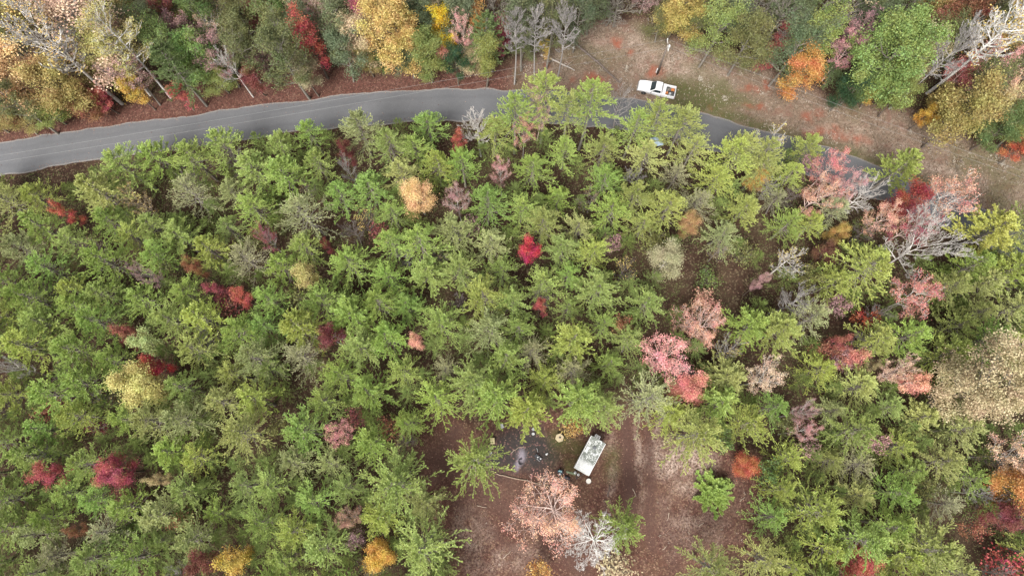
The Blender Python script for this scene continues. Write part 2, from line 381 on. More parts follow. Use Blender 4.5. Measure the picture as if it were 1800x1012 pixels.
# ------------------------------------------------------------------ tree meshes
def tube_arrays(S):                                     # S: list of (p0, p1, r0, r1)
    S = np.array(S, dtype=float); p0, p1, r0, r1 = S[:, :3], S[:, 3:6], S[:, 6], S[:, 7]
    d = p1-p0; d /= np.maximum(np.linalg.norm(d, axis=1), 1e-6)[:, None]
    a = np.where(np.abs(d[:, 2:3]) < .9, np.array([[0, 0, 1.]]), np.array([[1., 0, 0]])); u = np.cross(d, a); u /= np.linalg.norm(u, axis=1)[:, None]; w = np.cross(d, u)
    big = r0 > .05; out = []; fo = []; base = 0
    for msk, n in ((big, 6), (~big, 3)):
        if not msk.any(): continue
        k = msk.sum(); ring = []
        for P, R in ((p0[msk], r0[msk]), (p1[msk], r1[msk])):
            for i in range(n):
                t = 2*PI*i/n; ring.append(P+(u[msk]*math.cos(t)+w[msk]*math.sin(t))*R[:, None])
        V = np.stack(ring, 1).reshape(-1, 3); b = base+np.arange(k)[:, None]*2*n; f = []
        for i in range(n):
            j = (i+1) % n
            f.append(np.concatenate([b+i, b+j, b+n+j, b+n+i], 1))
        out.append(V); fo.append(np.stack(f, 1).reshape(-1, 4)); base += len(V)
    return np.concatenate(out), np.concatenate(fo)
def fit(tv, cv):
    P = cv if cv is not None else tv[tv[:, 2] > tv[:, 2].max()*.45]
    c = P.mean(0); return float(np.percentile(np.hypot(P[:, 0], P[:, 1]), 96)), float(c[2])
def leaf_arrays(C, D, L, W, rng, flat=0.0):             # rhombic leaves: centre, long axis, length, width
    D = D/np.maximum(np.linalg.norm(D, axis=1), 1e-6)[:, None]
    a = rng.normal(size=C.shape); a[:, 2] += flat*2
    s = np.cross(D, a); s /= np.maximum(np.linalg.norm(s, axis=1), 1e-6)[:, None]
    L = L[:, None]; W = W[:, None]
    V = np.stack([C-D*L*.5, C+s*W*.5, C+D*L*.5, C-s*W*.5], 1).reshape(-1, 3)
    return V, np.arange(len(V)).reshape(-1, 4)
def unit(v):
    l = math.sqrt(v[0]**2+v[1]**2+v[2]**2) or 1; return (v[0]/l, v[1]/l, v[2]/l)

def pine_mesh(seed, h=11.0, R=3.3, base=.32, nb=60, dens=1.0, up=.12, tuft=.165, ragged=.14):
    r = random.Random(seed); rg = np.random.RandomState(seed); S = []; PC = []; PD = []; TB = []
    bx, by = r.uniform(-.5, .5), r.uniform(-.5, .5); n = 9; tr = []
    for i in range(n+1):
        t = i/n; tr.append((bx*math.sin(t*2.2), by*math.sin(t*2.6), h*t))
    R0 = .15
    for i in range(n): S.append((*tr[i], *tr[i+1], R0*(1-i/n)**.8+.015, R0*(1-(i+1)/n)**.8+.012))
    def tp(t):
        x = min(t*n, n-1e-6); i = int(x); f = x-i; return tuple(tr[i][k]*(1-f)+tr[i+1][k]*f for k in range(3))
    az = r.uniform(0, 6.28)
    lobes = [(r.uniform(0, 6.28), r.uniform(.6, 1.15)) for _ in range(3)]
    for b in range(nb):
        q = (b+.5)/nb; t = base+(1-base)*q**.80*.985; az += 2.399+r.uniform(-.4, .4)
        prof = (1-((t-base)/(1-base)))**.70*.93+.09
        lop = 1+ragged*sum(math.cos(az-a)*w for a, w in lobes)/2
        L = R*prof*lop*r.uniform(.84, 1.12); el = math.radians(-2+52*q**2.2+r.uniform(-10, 10))
        p = tp(t); d = unit((math.cos(az)*math.cos(el), math.sin(az)*math.cos(el), math.sin(el))); ns = 7; rad = .012+.011*L
        if L < .3: continue
        for s in range(ns):
            f = (s+1)/ns; d = unit((d[0]+r.uniform(-.16, .16), d[1]+r.uniform(-.16, .16), d[2]+up*.28*f+r.uniform(-.09, .09)))
            q2 = tuple(p[k]+d[k]*L/ns for k in range(3)); S.append((*p, *q2, rad*(1-.8*s/ns), rad*(1-.8*(s+1)/ns)))
            if f > .25:
                for side in ((-1, 1) if r.random() < .62 else (r.choice((-1, 1)),)):
                    # twig
                    sl = (.20+.125*L*(1-f*.6))*r.uniform(.6, 1.2); ang = side*r.uniform(.4, .85)
                    e = unit((d[0]*math.cos(ang)-d[1]*math.sin(ang), d[0]*math.sin(ang)+d[1]*math.cos(ang), d[2]+r.uniform(-.12, .42)))
                    pp = tuple(p[k]+(q2[k]-p[k])*r.random() for k in range(3)); m = 3
                    for j in range(m):
                        e = unit((e[0]+r.uniform(-.2, .2), e[1]+r.uniform(-.2, .2), e[2]+r.uniform(-.05, .22)))
                        p3 = tuple(pp[k]+e[k]*sl/m for k in range(3)); S.append((*pp, *p3, .013, .008))
                        kk = max(2, int(sl/m/.036*dens))
                        for i in range(kk):
                            f2 = i/kk; PC.append(tuple(pp[k]+(p3[k]-pp[k])*f2 for k in range(3))); PD.append(e); TB.append((j+f2)/m)
                        pp = p3
                    for i in range(3): PC.append(pp); PD.append(e); TB.append(1.15)
            if f > .5:
                for i in range(int(14*dens)):
                    f2 = r.random(); PC.append(tuple(p[k]+(q2[k]-p[k])*f2 for k in range(3))); PD.append(d); TB.append(.5)
            p = q2
        for i in range(4): PC.append(p); PD.append(d); TB.append(1.15)
    for i in range(14): PC.append(tr[-1]); PD.append((0, 0, 1)); TB.append(1)
    PC = np.array(PC); PD = np.array(PD); k = 3
    PC = np.repeat(PC, k, 0); PD = np.repeat(PD, k, 0)
    D = PD+rg.normal(scale=.36, size=PD.shape); D[:, 2] += .15; D /= np.linalg.norm(D, axis=1)[:, None]
    L = rg.uniform(.65, 1.15, len(PC))*tuft; W = rg.uniform(.16, .25, len(PC))*tuft
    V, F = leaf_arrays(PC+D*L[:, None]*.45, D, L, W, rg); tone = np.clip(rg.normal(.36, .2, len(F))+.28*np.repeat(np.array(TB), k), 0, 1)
    tv, tf = tube_arrays(S)
    return (np_mesh('pine_trunk', tv, tf, [M_BARK], smooth=True), np_mesh('pine_crown', V, F, [M_NEEDLE], attr=tone), h, *fit(tv, V))

def broad_mesh(seed, h=10.0, R=2.6, base=.35, limbs=12, levels=3, leaf=.2, nleaf=9000, bare=0.0, up=.25, el0=55, el1=20, tdens=5, lead=.9, clump=.38, r0=None, ragged=.3, flat=.6, twig=.011, leafy_zone=None):
    r = random.Random(seed); rg = np.random.RandomState(seed); S = []; ends = []
    R0 = r0 or .012*h+.03; n = 8; bx, by = r.uniform(-.6, .6), r.uniform(-.6, .6); tr = []
    for i in range(n+1):
        t = i/n; tr.append((bx*math.sin(t*2.4), by*math.sin(t*2.9), h*lead*t))
    for i in range(n): S.append((*tr[i], *tr[i+1], R0*(1-i/n*.85), R0*(1-(i+1)/n*.85)))
    def tp(t):
        x = min(t*n, n-1e-6); i = int(x); f = x-i; return tuple(tr[i][k]*(1-f)+tr[i+1][k]*f for k in range(3))
    def grow(p, d, L, rad, lev):
        ns = 5 if lev == 0 else (4 if lev == 1 else 3); kids = (tdens+1, tdens, 3, 3, 2)[lev]
        slots = [ (k+1+r.uniform(-.4, .4))/(kids+.4) for k in range(kids)] if lev < levels else []
        for s in range(ns):
            w = .16+.05*lev; d = unit((d[0]+r.uniform(-w, w), d[1]+r.uniform(-w, w), d[2]+up*.2+r.uniform(-w, w)*.8))
            q = tuple(p[k]+d[k]*L/ns for k in range(3)); ra, rb = max(twig, rad*(1-.7*s/ns)), max(twig*.8, rad*(1-.7*(s+1)/ns)); S.append((*p, *q, ra, rb))
            for sl in slots:
                if s <= sl*ns < s+1 and sl > .12:
                    f = sl*ns-s; c = tuple(p[k]+(q[k]-p[k])*f for k in range(3)); a = r.uniform(.45, .95)*r.choice((-1, 1)); b = r.uniform(-.5, .75)
                    e = unit((d[0]*math.cos(a)-d[1]*math.sin(a), d[0]*math.sin(a)+d[1]*math.cos(a), d[2]+b*.7))
                    grow(c, e, L*r.uniform(.38, .62)*(1.1-.45*sl), ra*.6, lev+1)
            p = q
        if lev >= levels-1: ends.append((p, d))
    az = r.uniform(0, 6.28); lobes = [(r.uniform(0, 6.28), r.uniform(.5, 1.1)) for _ in range(3)]
    for b in range(limbs):
        q = (b+.5)/limbs; t = base+(1-base)*q*.98; az += 2.399+r.uniform(-.5, .5)
        prof = math.sqrt(max(.08, 1-(abs(q-.32)/.78)**2)); lop = 1+ragged*sum(math.cos(az-a)*w for a, w in lobes)/2
        el = math.radians(el1+(el0-el1)*q+r.uniform(-8, 8)); L = R*prof*lop*r.uniform(.8, 1.12)/max(.45, math.cos(el))*.8
        grow(tp(t), (math.cos(az)*math.cos(el), math.sin(az)*math.cos(el), math.sin(el)), L, R0*.5*(1-q*.55), 0)
    tv, tf = tube_arrays(S); tm = np_mesh('tree_trunk', tv, tf, [M_BARK], smooth=True); cm = None
    if nleaf:
        E = np.array([e[0] for e in ends]); D = np.array([e[1] for e in ends])
        keep = rg.rand(len(E)) > bare
        if leafy_zone is not None: keep &= leafy_zone(E)
        E = E[keep]; D = D[keep]
        if len(E):
            i = rg.randint(0, len(E), nleaf); C = E[i]+rg.normal(size=(nleaf, 3))*clump*np.array([1, 1, .62]); C[:, 2] = np.maximum(C[:, 2], .1)
            DD = rg.normal(size=(nleaf, 3)); DD[:, 2] *= .5
            V, F = leaf_arrays(C, DD, rg.uniform(.7, 1.3, nleaf)*leaf, rg.uniform(.5, .85, nleaf)*leaf, rg, flat)
            clt = rg.normal(.5, .12, len(E))[i]; cm = np_mesh('tree_crown', V, F, [M_LEAF], attr=np.clip(clt+rg.normal(0, .17, nleaf), 0, 1))
    return (tm, cm, h, *fit(tv, V if (nleaf > 1000) else None))

PINES = [pine_mesh(11), pine_mesh(12, 10.5, 2.9, 0.33, 61), pine_mesh(13, 11.5, 3.4, 0.35, 73, ragged=.18), pine_mesh(14, 10, 2.7, 0.31, 56, up=.25), pine_mesh(15, 11, 3.1, 0.34, 63, dens=.8, ragged=.2),
         pine_mesh(16, 12, 3.2, 0.37, 70, up=.05), pine_mesh(17, 10.8, 2.8, 0.29, 63, dens=1.1, tuft=.19), pine_mesh(18, 11, 3.4, 0.35, 56, dens=.8, ragged=.2), pine_mesh(19, 9.5, 2.2, 0.29, 50), pine_mesh(20, 12, 3.0, 0.39, 63, up=.2, ragged=.25)]
SPARSE = [pine_mesh(21, 11, 3.6, .3, 56, dens=.42, tuft=.15, up=.2), pine_mesh(22, 11, 3.4, .3, 54, dens=.5, tuft=.15, up=.25)]
YOUNG = [pine_mesh(31, 5.0, 2.4, .06, 60, dens=1.9, tuft=.26, up=.6, ragged=.12)]
TALLP = [pine_mesh(41, 16, 3.3, .55, 54, dens=1.1, ragged=.4, up=.3), pine_mesh(42, 15, 3.2, .52, 52, ragged=.45, up=.3)]
DENSE = [broad_mesh(51, 8, 1.7, .35, 9, 2, .15, 5200, clump=.28), broad_mesh(52, 8, 1.7, .4, 8, 2, .15, 4200, clump=.3), broad_mesh(53, 7.5, 1.6, .35, 9, 2, .14, 4000, bare=.2, clump=.26)]
MEDIUM = [broad_mesh(61, 11, 3.0, .3, 12, 2, .18, 12000, clump=.42), broad_mesh(62, 12, 2.8, .3, 12, 2, .17, 10500, clump=.4, bare=.15), broad_mesh(63, 12, 3.0, .25, 13, 2, .18, 13000, clump=.45)]
BIG = [broad_mesh(71, 15, 4.6, .22, 20, 3, .21, 27000, clump=.42, tdens=4, ragged=.3), broad_mesh(72, 16, 4.4, .25, 19, 3, .20, 25000, clump=.45, tdens=4, ragged=.4), broad_mesh(73, 15, 4.8, .22, 20, 3, .20, 24000, clump=.38, tdens=5, bare=.2)]
SPRAY = [broad_mesh(81, 9, 3.2, .42, 11, 3, .14, 3700, el0=50, el1=25, clump=.2, tdens=4, up=.1, twig=.016), broad_mesh(82, 9, 3.0, .4, 12, 3, .14, 3300, el0=55, el1=22, clump=.18, tdens=4, bare=.15, twig=.016)]
SPRAYBIG = [broad_mesh(83, 12, 4.7, .35, 15, 3, .15, 4800, el0=50, el1=22, clump=.22, tdens=5, up=.1, twig=.018)]
BARE = [broad_mesh(91, 10, 2.8, .4, 15, 4, 0, 0, tdens=4, twig=.012), broad_mesh(92, 9, 2.4, .35, 14, 4, .15, 300, tdens=4, clump=.15, twig=.011), broad_mesh(93, 9, 2.6, .4, 12, 4, 0, 0, tdens=5, twig=.013, up=.4)]
BAREBIG = [broad_mesh(94, 13, 4.6, .4, 12, 4, 0, 0, tdens=5, r0=.16, twig=.016, up=.25, el0=60, el1=30), broad_mesh(95, 12, 4.3, .4, 15, 4, 0, 0, tdens=5, twig=.015, el1=5, el0=50, up=.12)]
BARETALL = [broad_mesh(96, 21, 3.0, .42, 26, 3, .17, 1300, tdens=5, r0=.22, twig=.024, clump=.2, el0=55, el1=35, lead=.95), broad_mesh(97, 19, 2.4, .5, 20, 3, 0, 0, tdens=5, r0=.15, twig=.02, el0=60, el1=35, lead=.95),
            broad_mesh(98, 20, 2.9, .38, 22, 3, .15, 5200, tdens=4, r0=.16, twig=.02, clump=.25, el0=55, el1=30, lead=.95)]
LOOSE = [broad_mesh(101, 14, 3.6, .3, 15, 3, .19, 8000, clump=.4, tdens=4), broad_mesh(102, 15, 3.3, .38, 14, 3, .19, 6500, clump=.35, tdens=4, bare=.15), broad_mesh(103, 13, 3.4, .3, 15, 3, .2, 9500, clump=.42, tdens=4)]
TALLN = [broad_mesh(105, 13, 1.9, .25, 14, 2, .17, 8000, clump=.36, el0=65, el1=40), broad_mesh(106, 13, 1.7, .22, 14, 2, .16, 7000, clump=.34, el0=65, el1=35, bare=.15)]
SAPL = [broad_mesh(111, 4, 1.5, .2, 8, 2, .17, 900, clump=.25, twig=.012), broad_mesh(112, 3.5, 1.3, .15, 8, 2, .17, 500, clump=.3, bare=.3, twig=.012)]
KINDS = dict(pine=PINES, sparse=SPARSE, young=YOUNG, tallpine=TALLP, dense=DENSE, medium=MEDIUM, big=BIG, spray=SPRAY, spraybig=SPRAYBIG, bare=BARE, barebig=BAREBIG, baretall=BARETALL, loose=LOOSE, tall=TALLN, sapling=SAPL)

PALE = (.56, .53, .49); GREY = (.32, .30, .285); BROWN = (.13, .105, .085); PINKY = (.68, .52, .46)
print('PINEFACES', [len(x[1].polygons) for x in PINES], [round(x[3],1) for x in PINES]); C_ = dict(crimson=(.46, .035, .085), red=(.55, .085, .07), darkred=(.20, .028, .032), pink=(.80, .33, .34), salmon=(.84, .40, .29), peach=(.84, .54, .36), orange=(.58, .21, .045), orangered=(.50, .12, .035),
          gold=(.56, .33, .06), yellow=(.62, .46, .06), brightyellow=(.78, .56, .03), paleyellow=(.66, .56, .15), tan=(.54, .43, .22), rust=(.30, .13, .06), mauve=(.46, .24, .24),
          green=(.15, .22, .05), yellowgreen=(.27, .31, .06), lime=(.26, .34, .07), darkgreen=(.03, .08, .03), olive=(.17, .18, .055), palegreen=(.50, .54, .17), brightgreen=(.06, .19, .03), dullgreen=(.14, .18, .08))
PINEC = [('green', (0.271, 0.360, 0.080)), ('yellow green', (0.336, 0.387, 0.085)), ('olive', (0.301, 0.338, 0.090)), ('mid green', (0.284, 0.356, 0.095)), ('grey green', (0.314, 0.351, 0.135)), ('pale olive', (0.358, 0.383, 0.126)), ('fresh green', (0.249, 0.365, 0.080))]
TREES = []
def tree(name, kind, u, v, d, color, bark, label, cat, rng, hz=None, group=None, var=None, hscale=None, tall=1.0, dy=None):
    protos = KINDS[kind]; tm, cm, h, R, ZC = protos[var if var is not None else rng.randrange(len(protos))]
    hc = (ZC if hz is None else hz)                    # height at which the crown centre is seen
    w = d*mpp(v, hc)/(2*R); w = w*1.0
    hs = (hscale if hscale else (min(1.35, max(.6, w)) if kind not in ('dense', 'bare', 'spray') or hz is not None else 1.18))*tall
    zc = ZC*hs; p = at(u, v, zc)
    w = d*mpp(v, zc)/(2*R); z0 = gz(p.x, p.y)-.05
    root = empty(name, (p.x, p.y, z0), rng.uniform(0, 6.28), (w, w*(dy or 1), hs))
    if label: tag(root, label, cat, group)
    t = link_mesh('trunk', tm, root); t.color = (*bark, 1)
    if cm is not None:
        c = link_mesh('crown', cm, root); k = rng.uniform(.86, 1.12); w_ = .025 if 'pine' in name else .07; c.color = (color[0]*k*rng.uniform(1-w_, 1+w_), color[1]*k, color[2]*k*rng.uniform(.92, 1.08), 1)
    T = dict(o=root, u=u, v=v, x=p.x, y=p.y, r=w*R, label=label, h=h*hs, kind=kind); TREES.append(T)
    return T
# ------------------------------------------------------------------ trees one can point to: (name, kind, u, v, d, colour, bark, label[, options])
rng = random.Random(7)
SP = [
 # lone and edge trees of the stand
 ('pine_tree','pine',835,806,112,'PINE1','P','spreading pale green pine alone left of the campsite',dict(var=0)),
 ('pine_tree','pine',690,848,132,'PINE1','P','widest green pine on the left bank of the clearing',dict(var=2)),
 ('pine_tree','pine',560,700,80,'PINE1','P','star shaped light green pine above the pink bush',dict(var=4)),
 ('pine_tree','sparse',1135,693,118,'PINEG','P','thin grey green pine at the head of the wheel tracks',dict(var=0)),
 ('pine_tree','pine',1222,762,112,'PINEO','P','broad olive pine above the weedy clearing patch',dict(var=2)),
 ('pine_tree','pine',1100,925,88,'PINEF','P','soft green pine touching the bare white tree',dict(var=5,hz=7)),
 ('pine_tree','young',1254,872,72,'BRIGHT','B','bright green bushy young pine alone in the clearing',dict(hz=1.8,hscale=.5)),
 ('pine_tree','pine',880,694,110,'PINEF','P','large light green pine over the campsite edge',dict(var=3)),
 ('pine_tree','pine',1012,700,96,'PINEF','P','light green pine directly above the mossy trailer',dict(var=6)),
 ('pine_tree','pine',740,965,125,'PINE1','P','large pine on the bottom left clearing edge',dict(var=0)),
 ('pine_tree','pine',1250,992,110,'PINEO','P','light olive pine at the bottom clearing edge',dict(var=7)),
 ('pine_tree','tallpine',905,190,92,'PINEF','P','left tall pine with bare trunk beside the road',dict(var=0)),
 ('pine_tree','tallpine',958,166,96,'PINEY','P','yellow green flat topped tall pine hiding the road',dict(var=1)),
 ('pine_tree','tallpine',1036,172,104,'PINEF','P','bright green tall pine with dark trunks over the road',dict(var=0)),
 ('pine_tree','tallpine',1152,200,84,'PINEY','P','yellow green pine below the pickup hood',dict(var=1)),
 ('pine_tree','pine',1198,222,92,'PINEO','P','olive pine below the pickup bed at the road edge',dict(var=2)),
 ('pine_tree','pine',1583,292,78,'PINEY','P','lone yellow green pine beside the road and dry verge',dict(var=6,hz=7)),
 ('pine_tree','pine',1737,402,115,'PINEYY','P','yellow green domed pine right of the white bare tree',dict(var=6)),
 ('pine_tree','pine',1662,620,92,'PINEY','P','bright yellow green pine left of the tan oak',dict(var=3)),
 ('pine_tree','pine',1530,470,118,'PINEY','P','wide yellow green pine left of the white bare tree',dict(var=5)),
 ('pine_tree','sparse',540,372,110,'PINEG','P','pale grey pine with visible twigs below the dark red maple',dict(var=1)),
 ('pine_tree','sparse',330,340,90,'PINEG','P','pale grey green pine near the left road edge',dict(var=0)),
 ('pine_tree','sparse',1420,560,95,'PINEG','P','grey green pine below the grey bare thicket',dict(var=1)),
 ('pine_tree','sparse',180,930,86,'PINEG','P','grey twigged pine in the lower left',dict(var=0)),
 ('pine_tree','pine',1440,900,106,'PINEY','P','broad lime pine right of the bottom clearing',dict(var=0)),
 ('pine_tree','pine',1520,945,115,'PINEF','P','broad green pine above the bottom red bush',dict(var=5)),
 ('pine_tree','pine',1640,960,130,'PINEO','P','wide pale pine left of the bare red soil corner',dict(var=2)),
 ('pine_tree','tallpine',1000,196,88,'PINEO','P','olive tall pine between the two road hiding tall pines',dict(var=0)),
 ('pine_tree','tallpine',1118,214,76,'PINEF','P','green tall pine right of the round grey bare tree',dict(var=1)),
 ('pine_tree','tallpine',1222,256,70,'PINEO','P','olive tall pine left of the visible bit of road',dict(var=1)),
 ('pine_tree','pine',1338,292,84,'PINEO','P','olive pine below the cream tipped bare tree',dict(var=0)),
 ('pine_tree','pine',1290,268,92,'PINEY','P','yellow green pine below the visible bit of road',dict(var=5)),
 ('pine_tree','pine',1412,262,72,'PINEY','P','yellow green pine between white bare tree and coral tree',dict(var=3)),
 ('pine_tree','pine',865,232,70,'PINEO','P','olive pine right of the white roadside bare tree',dict(var=8)),
 ('pine_tree','tallpine',1306,258,76,'PINEO','P','tall olive pine right of the visible bit of road',dict(var=0)),
 ('pine_tree','pine',1800,388,100,'PINEO','P','olive pine at the right edge below the dry verge',dict(var=2)),
 ('pine_tree','pine',1476,372,70,'PINEG','P','grey green pine below the salmon orange tree',dict(var=4)),
 ('pine_tree','tallpine',1352,262,72,'PINEO','P','narrow olive pine just left of the cream tipped bare tree',dict(var=1)),
 # coloured trees in the stand
 ('autumn_tree','dense',613,270,34,'darkred','B','small dark red maple just below the road bend',{}),
 ('bare_tree','bare',611,297,32,None,'G','small grey bare tree under the dark red maple',{}),
 ('bare_tree','bare',840,220,62,None,'L','white bare tree at the lower road edge',dict(var=2)),
 ('autumn_tree','spray',880,300,36,'pink','L','small pink tree with white twigs below the roadside bare tree',{}),
 ('autumn_tree','medium',736,342,60,'peachgold','L','pale orange yellow tree in the upper stand',dict(var=1)),
 ('autumn_tree','spray',803,350,46,'mauve','L','half bare mauve tree right of the pale orange tree',{}),
 ('bare_tree','bare',638,384,42,None,'D','dark bare tree with a few yellow leaves',dict(var=1)),
 ('autumn_tree','dense',925,440,46,'crimson','B','bright crimson maple in the middle of the pines',dict(var=0)),
 ('autumn_tree','dense',539,489,46,'yellow2','B','round yellow tree left of the stand centre',dict(var=1)),
 ('autumn_tree','spray',468,416,34,'crimson2','G','twiggy crimson tree left of the stand centre',{}),
 ('autumn_tree','dense',577,434,20,'darkred','B','tiny dark red tree above the round yellow tree',{}),
 ('autumn_tree','dense',112,375,30,'red','B','small red tree near the left edge',{}),
 ('bare_tree','bare',238,350,46,None,'T','tan half bare tree right of the small red tree',dict(var=1)),
 ('autumn_tree','dense',340,465,28,'rust2','B','small rust orange tree in the left stand',{}),
 ('autumn_tree','spray',254,482,32,'mauve','G','dull mauve tree left of the rust orange tree',{}),
 ('autumn_tree','dense',381,513,32,'crimson2','B','small crimson tree with its red twin at the right',dict(var=2)),
 ('autumn_tree','dense',430,520,32,'red','B','small red tree right of its crimson twin',dict(var=1)),
 ('autumn_tree','dense',221,587,36,'red2','B','small faded red tree touching the pale green ball',dict(var=2)),
 ('broadleaf_tree','dense',257,605,48,'palegreen','B','pale green ball shaped tree in the left stand',dict(var=0)),
 ('autumn_tree','dense',266,641,42,'crimson','B','crimson tree half hidden behind the pale yellow tree',{}),
 ('autumn_tree','medium',245,672,78,'paleyellow','B','large pale yellow tree in the left stand',dict(var=0)),
 ('autumn_tree','dense',583,590,50,'darkred','G','sparse dark red tree in the middle left',dict(var=2)),
 ('autumn_tree','dense',730,597,26,'salmon','B','tiny salmon tree near the stand centre',{}),
 ('autumn_tree','dense',950,537,24,'red','B','tiny red tree below the crimson maple',{}),
 ('autumn_tree','spray',595,760,48,'pink','B','pink salmon bushy tree left of the dark dirt track',dict(var=0)),
 ('autumn_tree','dense',92,827,54,'crimson3','B','oval crimson tree in the lower left corner',dict(var=0)),
 ('autumn_tree','medium',207,827,58,'crimson3','B','wide deep crimson tree in the lower left',dict(var=1)),
 ('autumn_tree','dense',358,992,54,'darkred2','B','dull red tree beside the golden one at the bottom',dict(var=0)),
 ('autumn_tree','dense',404,985,54,'goldbright','B','bright golden tree at the bottom edge',dict(var=1)),
 ('autumn_tree','medium',661,975,54,'goldbright','B','open golden tree at the bottom left of the clearing',dict(var=1)),
 ('autumn_tree','spray',612,910,42,'salmon2','G','twiggy salmon tree above the open golden tree',{}),
 ('autumn_tree','dense',278,846,26,'tan','B','small tan tree right of the deep crimson tree',{}),
 ('autumn_tree','dense',138,933,24,'rust2','B','tiny rust tree below the oval crimson tree',{}),
 ('autumn_tree','medium',1211,392,36,'peachgold2','B','small tan orange tree left of the red soil gaps',dict(var=2)),
 ('autumn_tree','medium',1168,459,62,'palecream','L','cream green tree with white twigs near the red soil gaps',dict(var=1)),
 ('bare_tree','bare',1101,468,44,None,'D','dark bare tree with yellow tips left of the cream tree',dict(var=1)),
 ('autumn_tree','spraybig',1236,575,98,'salmon','K','large salmon tree with spreading pale limbs',dict(tall=.8)),
 ('autumn_tree','spray',1172,626,86,'pink','K','pink tree with spreading white limbs',dict(var=0)),
 ('autumn_tree','medium',1210,682,60,'coral','B','dense coral pink tree below the spreading pink tree',dict(var=0)),
 ('autumn_tree','spray',1345,660,60,'peach','L','thin pale orange tree over bare red soil',dict(var=1)),
 ('bare_tree','bare',1285,612,44,None,'G','grey bare tree right of the spreading pink tree',dict(var=1)),
 ('autumn_tree','spray',1463,292,58,'coral','K','coral tree nearest the road on the right',dict(var=0)),
 ('autumn_tree','spray',1446,342,64,'salmon','K','salmon orange tree below the roadside coral tree',dict(var=1)),
 ('autumn_tree','spray',1496,326,46,'pink','L','rose pink tree beside the roadside coral tree',dict(var=0)),
 ('bare_tree','bare',1527,338,62,None,'L','white bare tree between the rose and crimson trees',dict(var=0)),
 ('autumn_tree','tall',1592,346,52,'crimsonb','B','deep crimson tall tree in the right hand red cluster',dict(var=0)),
 ('autumn_tree','spray',1556,382,58,'salmon','K','salmon tree with raised limbs below the white bare one',dict(var=0)),
 ('autumn_tree','spray',1605,400,66,'crimson3','K','rose red tree behind the large white bare tree',dict(var=1)),
 ('bare_tree','barebig',1638,427,130,None,'L','large white bare tree in the right hand stand',dict(var=0)),
 ('autumn_tree','spray',1668,345,92,'salmonthin','L','thin pinkish tree nearly bare beside the dry verge',dict(var=1)),
 ('autumn_tree','spray',1612,517,76,'coral','L','coral pink tree below the large white bare tree',dict(var=0)),
 ('bare_tree','bare',1390,455,56,None,'L','white and pink bare tree by the red soil gap',dict(var=1)),
 ('autumn_tree','medium',1450,447,40,'rustdark','B','dull rust red tree left of the wide yellow green pine',dict(var=1)),
 ('bare_tree','bare',1400,520,58,None,'G','grey bare thicket of fine twigs on the right',dict(var=0)),
 ('autumn_tree','dense',1469,600,34,'red2','B','small rose red tree over a red soil gap',dict(var=0)),
 ('autumn_tree','dense',1496,626,42,'coral','B','small coral tree right below the rose red one',dict(var=2)),
 ('autumn_tree','spray',1578,650,46,'peach','K','pale pink twiggy tree left of the tan oak',dict(var=1)),
 ('autumn_tree','dense',1610,674,46,'salmon','K','salmon tree touching the pale pink twiggy tree',dict(var=2)),
 ('oak_tree','big',1745,690,160,'tan','P','large tan crowned oak at the right edge',dict(var=1)),
 ('autumn_tree','medium',1313,822,48,'orangered','B','low orange red tree at the clearing edge',dict(hz=3,var=1,hscale=.4)),
 ('autumn_tree','spray',1413,722,34,'mauve','L','small mauve tree above its pink twin',dict(var=1)),
 ('autumn_tree','spray',1417,756,38,'pink','L','small pink twiggy tree below its mauve twin',dict(var=0)),
 ('autumn_tree','spraybig',978,903,146,'salmon','K','largest salmon tree, spreading below the trailer',dict(var=0,tall=.8)),
 ('bare_tree','barebig',1044,953,112,None,'W','large white bare tree in the clearing beside the salmon tree',dict(var=1,tall=.8)),
 ('autumn_tree','spray',1785,800,76,'peach','L','pale pink tree on the right edge below the oak',dict(var=0)),
 ('autumn_tree','medium',1788,862,80,'orange2','B','orange tree on the right edge above the dark red one',dict(var=1)),
 ('autumn_tree','medium',1762,905,56,'darkred2','B','dark red tree at the right edge near bare soil',dict(var=0)),
 ('autumn_tree','sapling',1775,992,56,'red','B','low red sapling in the bottom right corner',dict(hz=3)),
 ('autumn_tree','medium',1505,984,58,'red','B','half hidden red tree at the bottom right',dict(hz=6,var=1)),
 ('bare_tree','bare',8,646,40,None,'L','white bare tree cut by the left edge',dict(var=2)),
 ('autumn_tree','sapling',1522,560,40,'orangered','B','low orange red sapling left of the coral pink tree',dict(hz=3)),
 ('autumn_tree','sapling',1008,752,36,'gold','B','yellow leafed sapling between hexagonal top and trailer',dict(hz=3)),
 ('autumn_tree','sapling',952,1004,44,'gold','B','yellow sapling at the bottom of the clearing',dict(hz=3)),
 ('autumn_tree','sapling',1076,1000,60,'tan','B','tan leafed sapling below the white bare tree',dict(hz=3)),
 ('autumn_tree','spray',921,228,40,'salmon','G','narrow salmon tree under the left tall pine',dict(var=0)),
 ('autumn_tree','spray',948,192,46,'peach','K','thin pink tree among the tall pine trunks',dict(var=1)),
 ('bare_tree','bare',1094,184,56,None,'G','round grey bare tree left of the pickup',dict(var=0)),
 ('bare_tree','bare',1356,250,56,None,'L','white bare tree with cream tips by the road',dict(var=1)),
 ('autumn_tree','dense',805,248,26,'red','B','tiny red tree beside the white roadside bare tree',{}),
 ('autumn_tree','dense',1336,496,24,'mauve','B','tiny mauve tree by the right soil gap',{}),
 ('autumn_tree','sapling',1240,524,38,'salmon2','B','low salmon sapling above the large salmon tree',dict(hz=4)),
 ('autumn_tree','medium',1330,308,40,'gold','B','yellow tinged tree below the cream tipped bare tree',dict(var=1)),
 ('autumn_tree','medium',1476,412,34,'gold','B','small golden tree in the upper right stand',dict(var=1)),
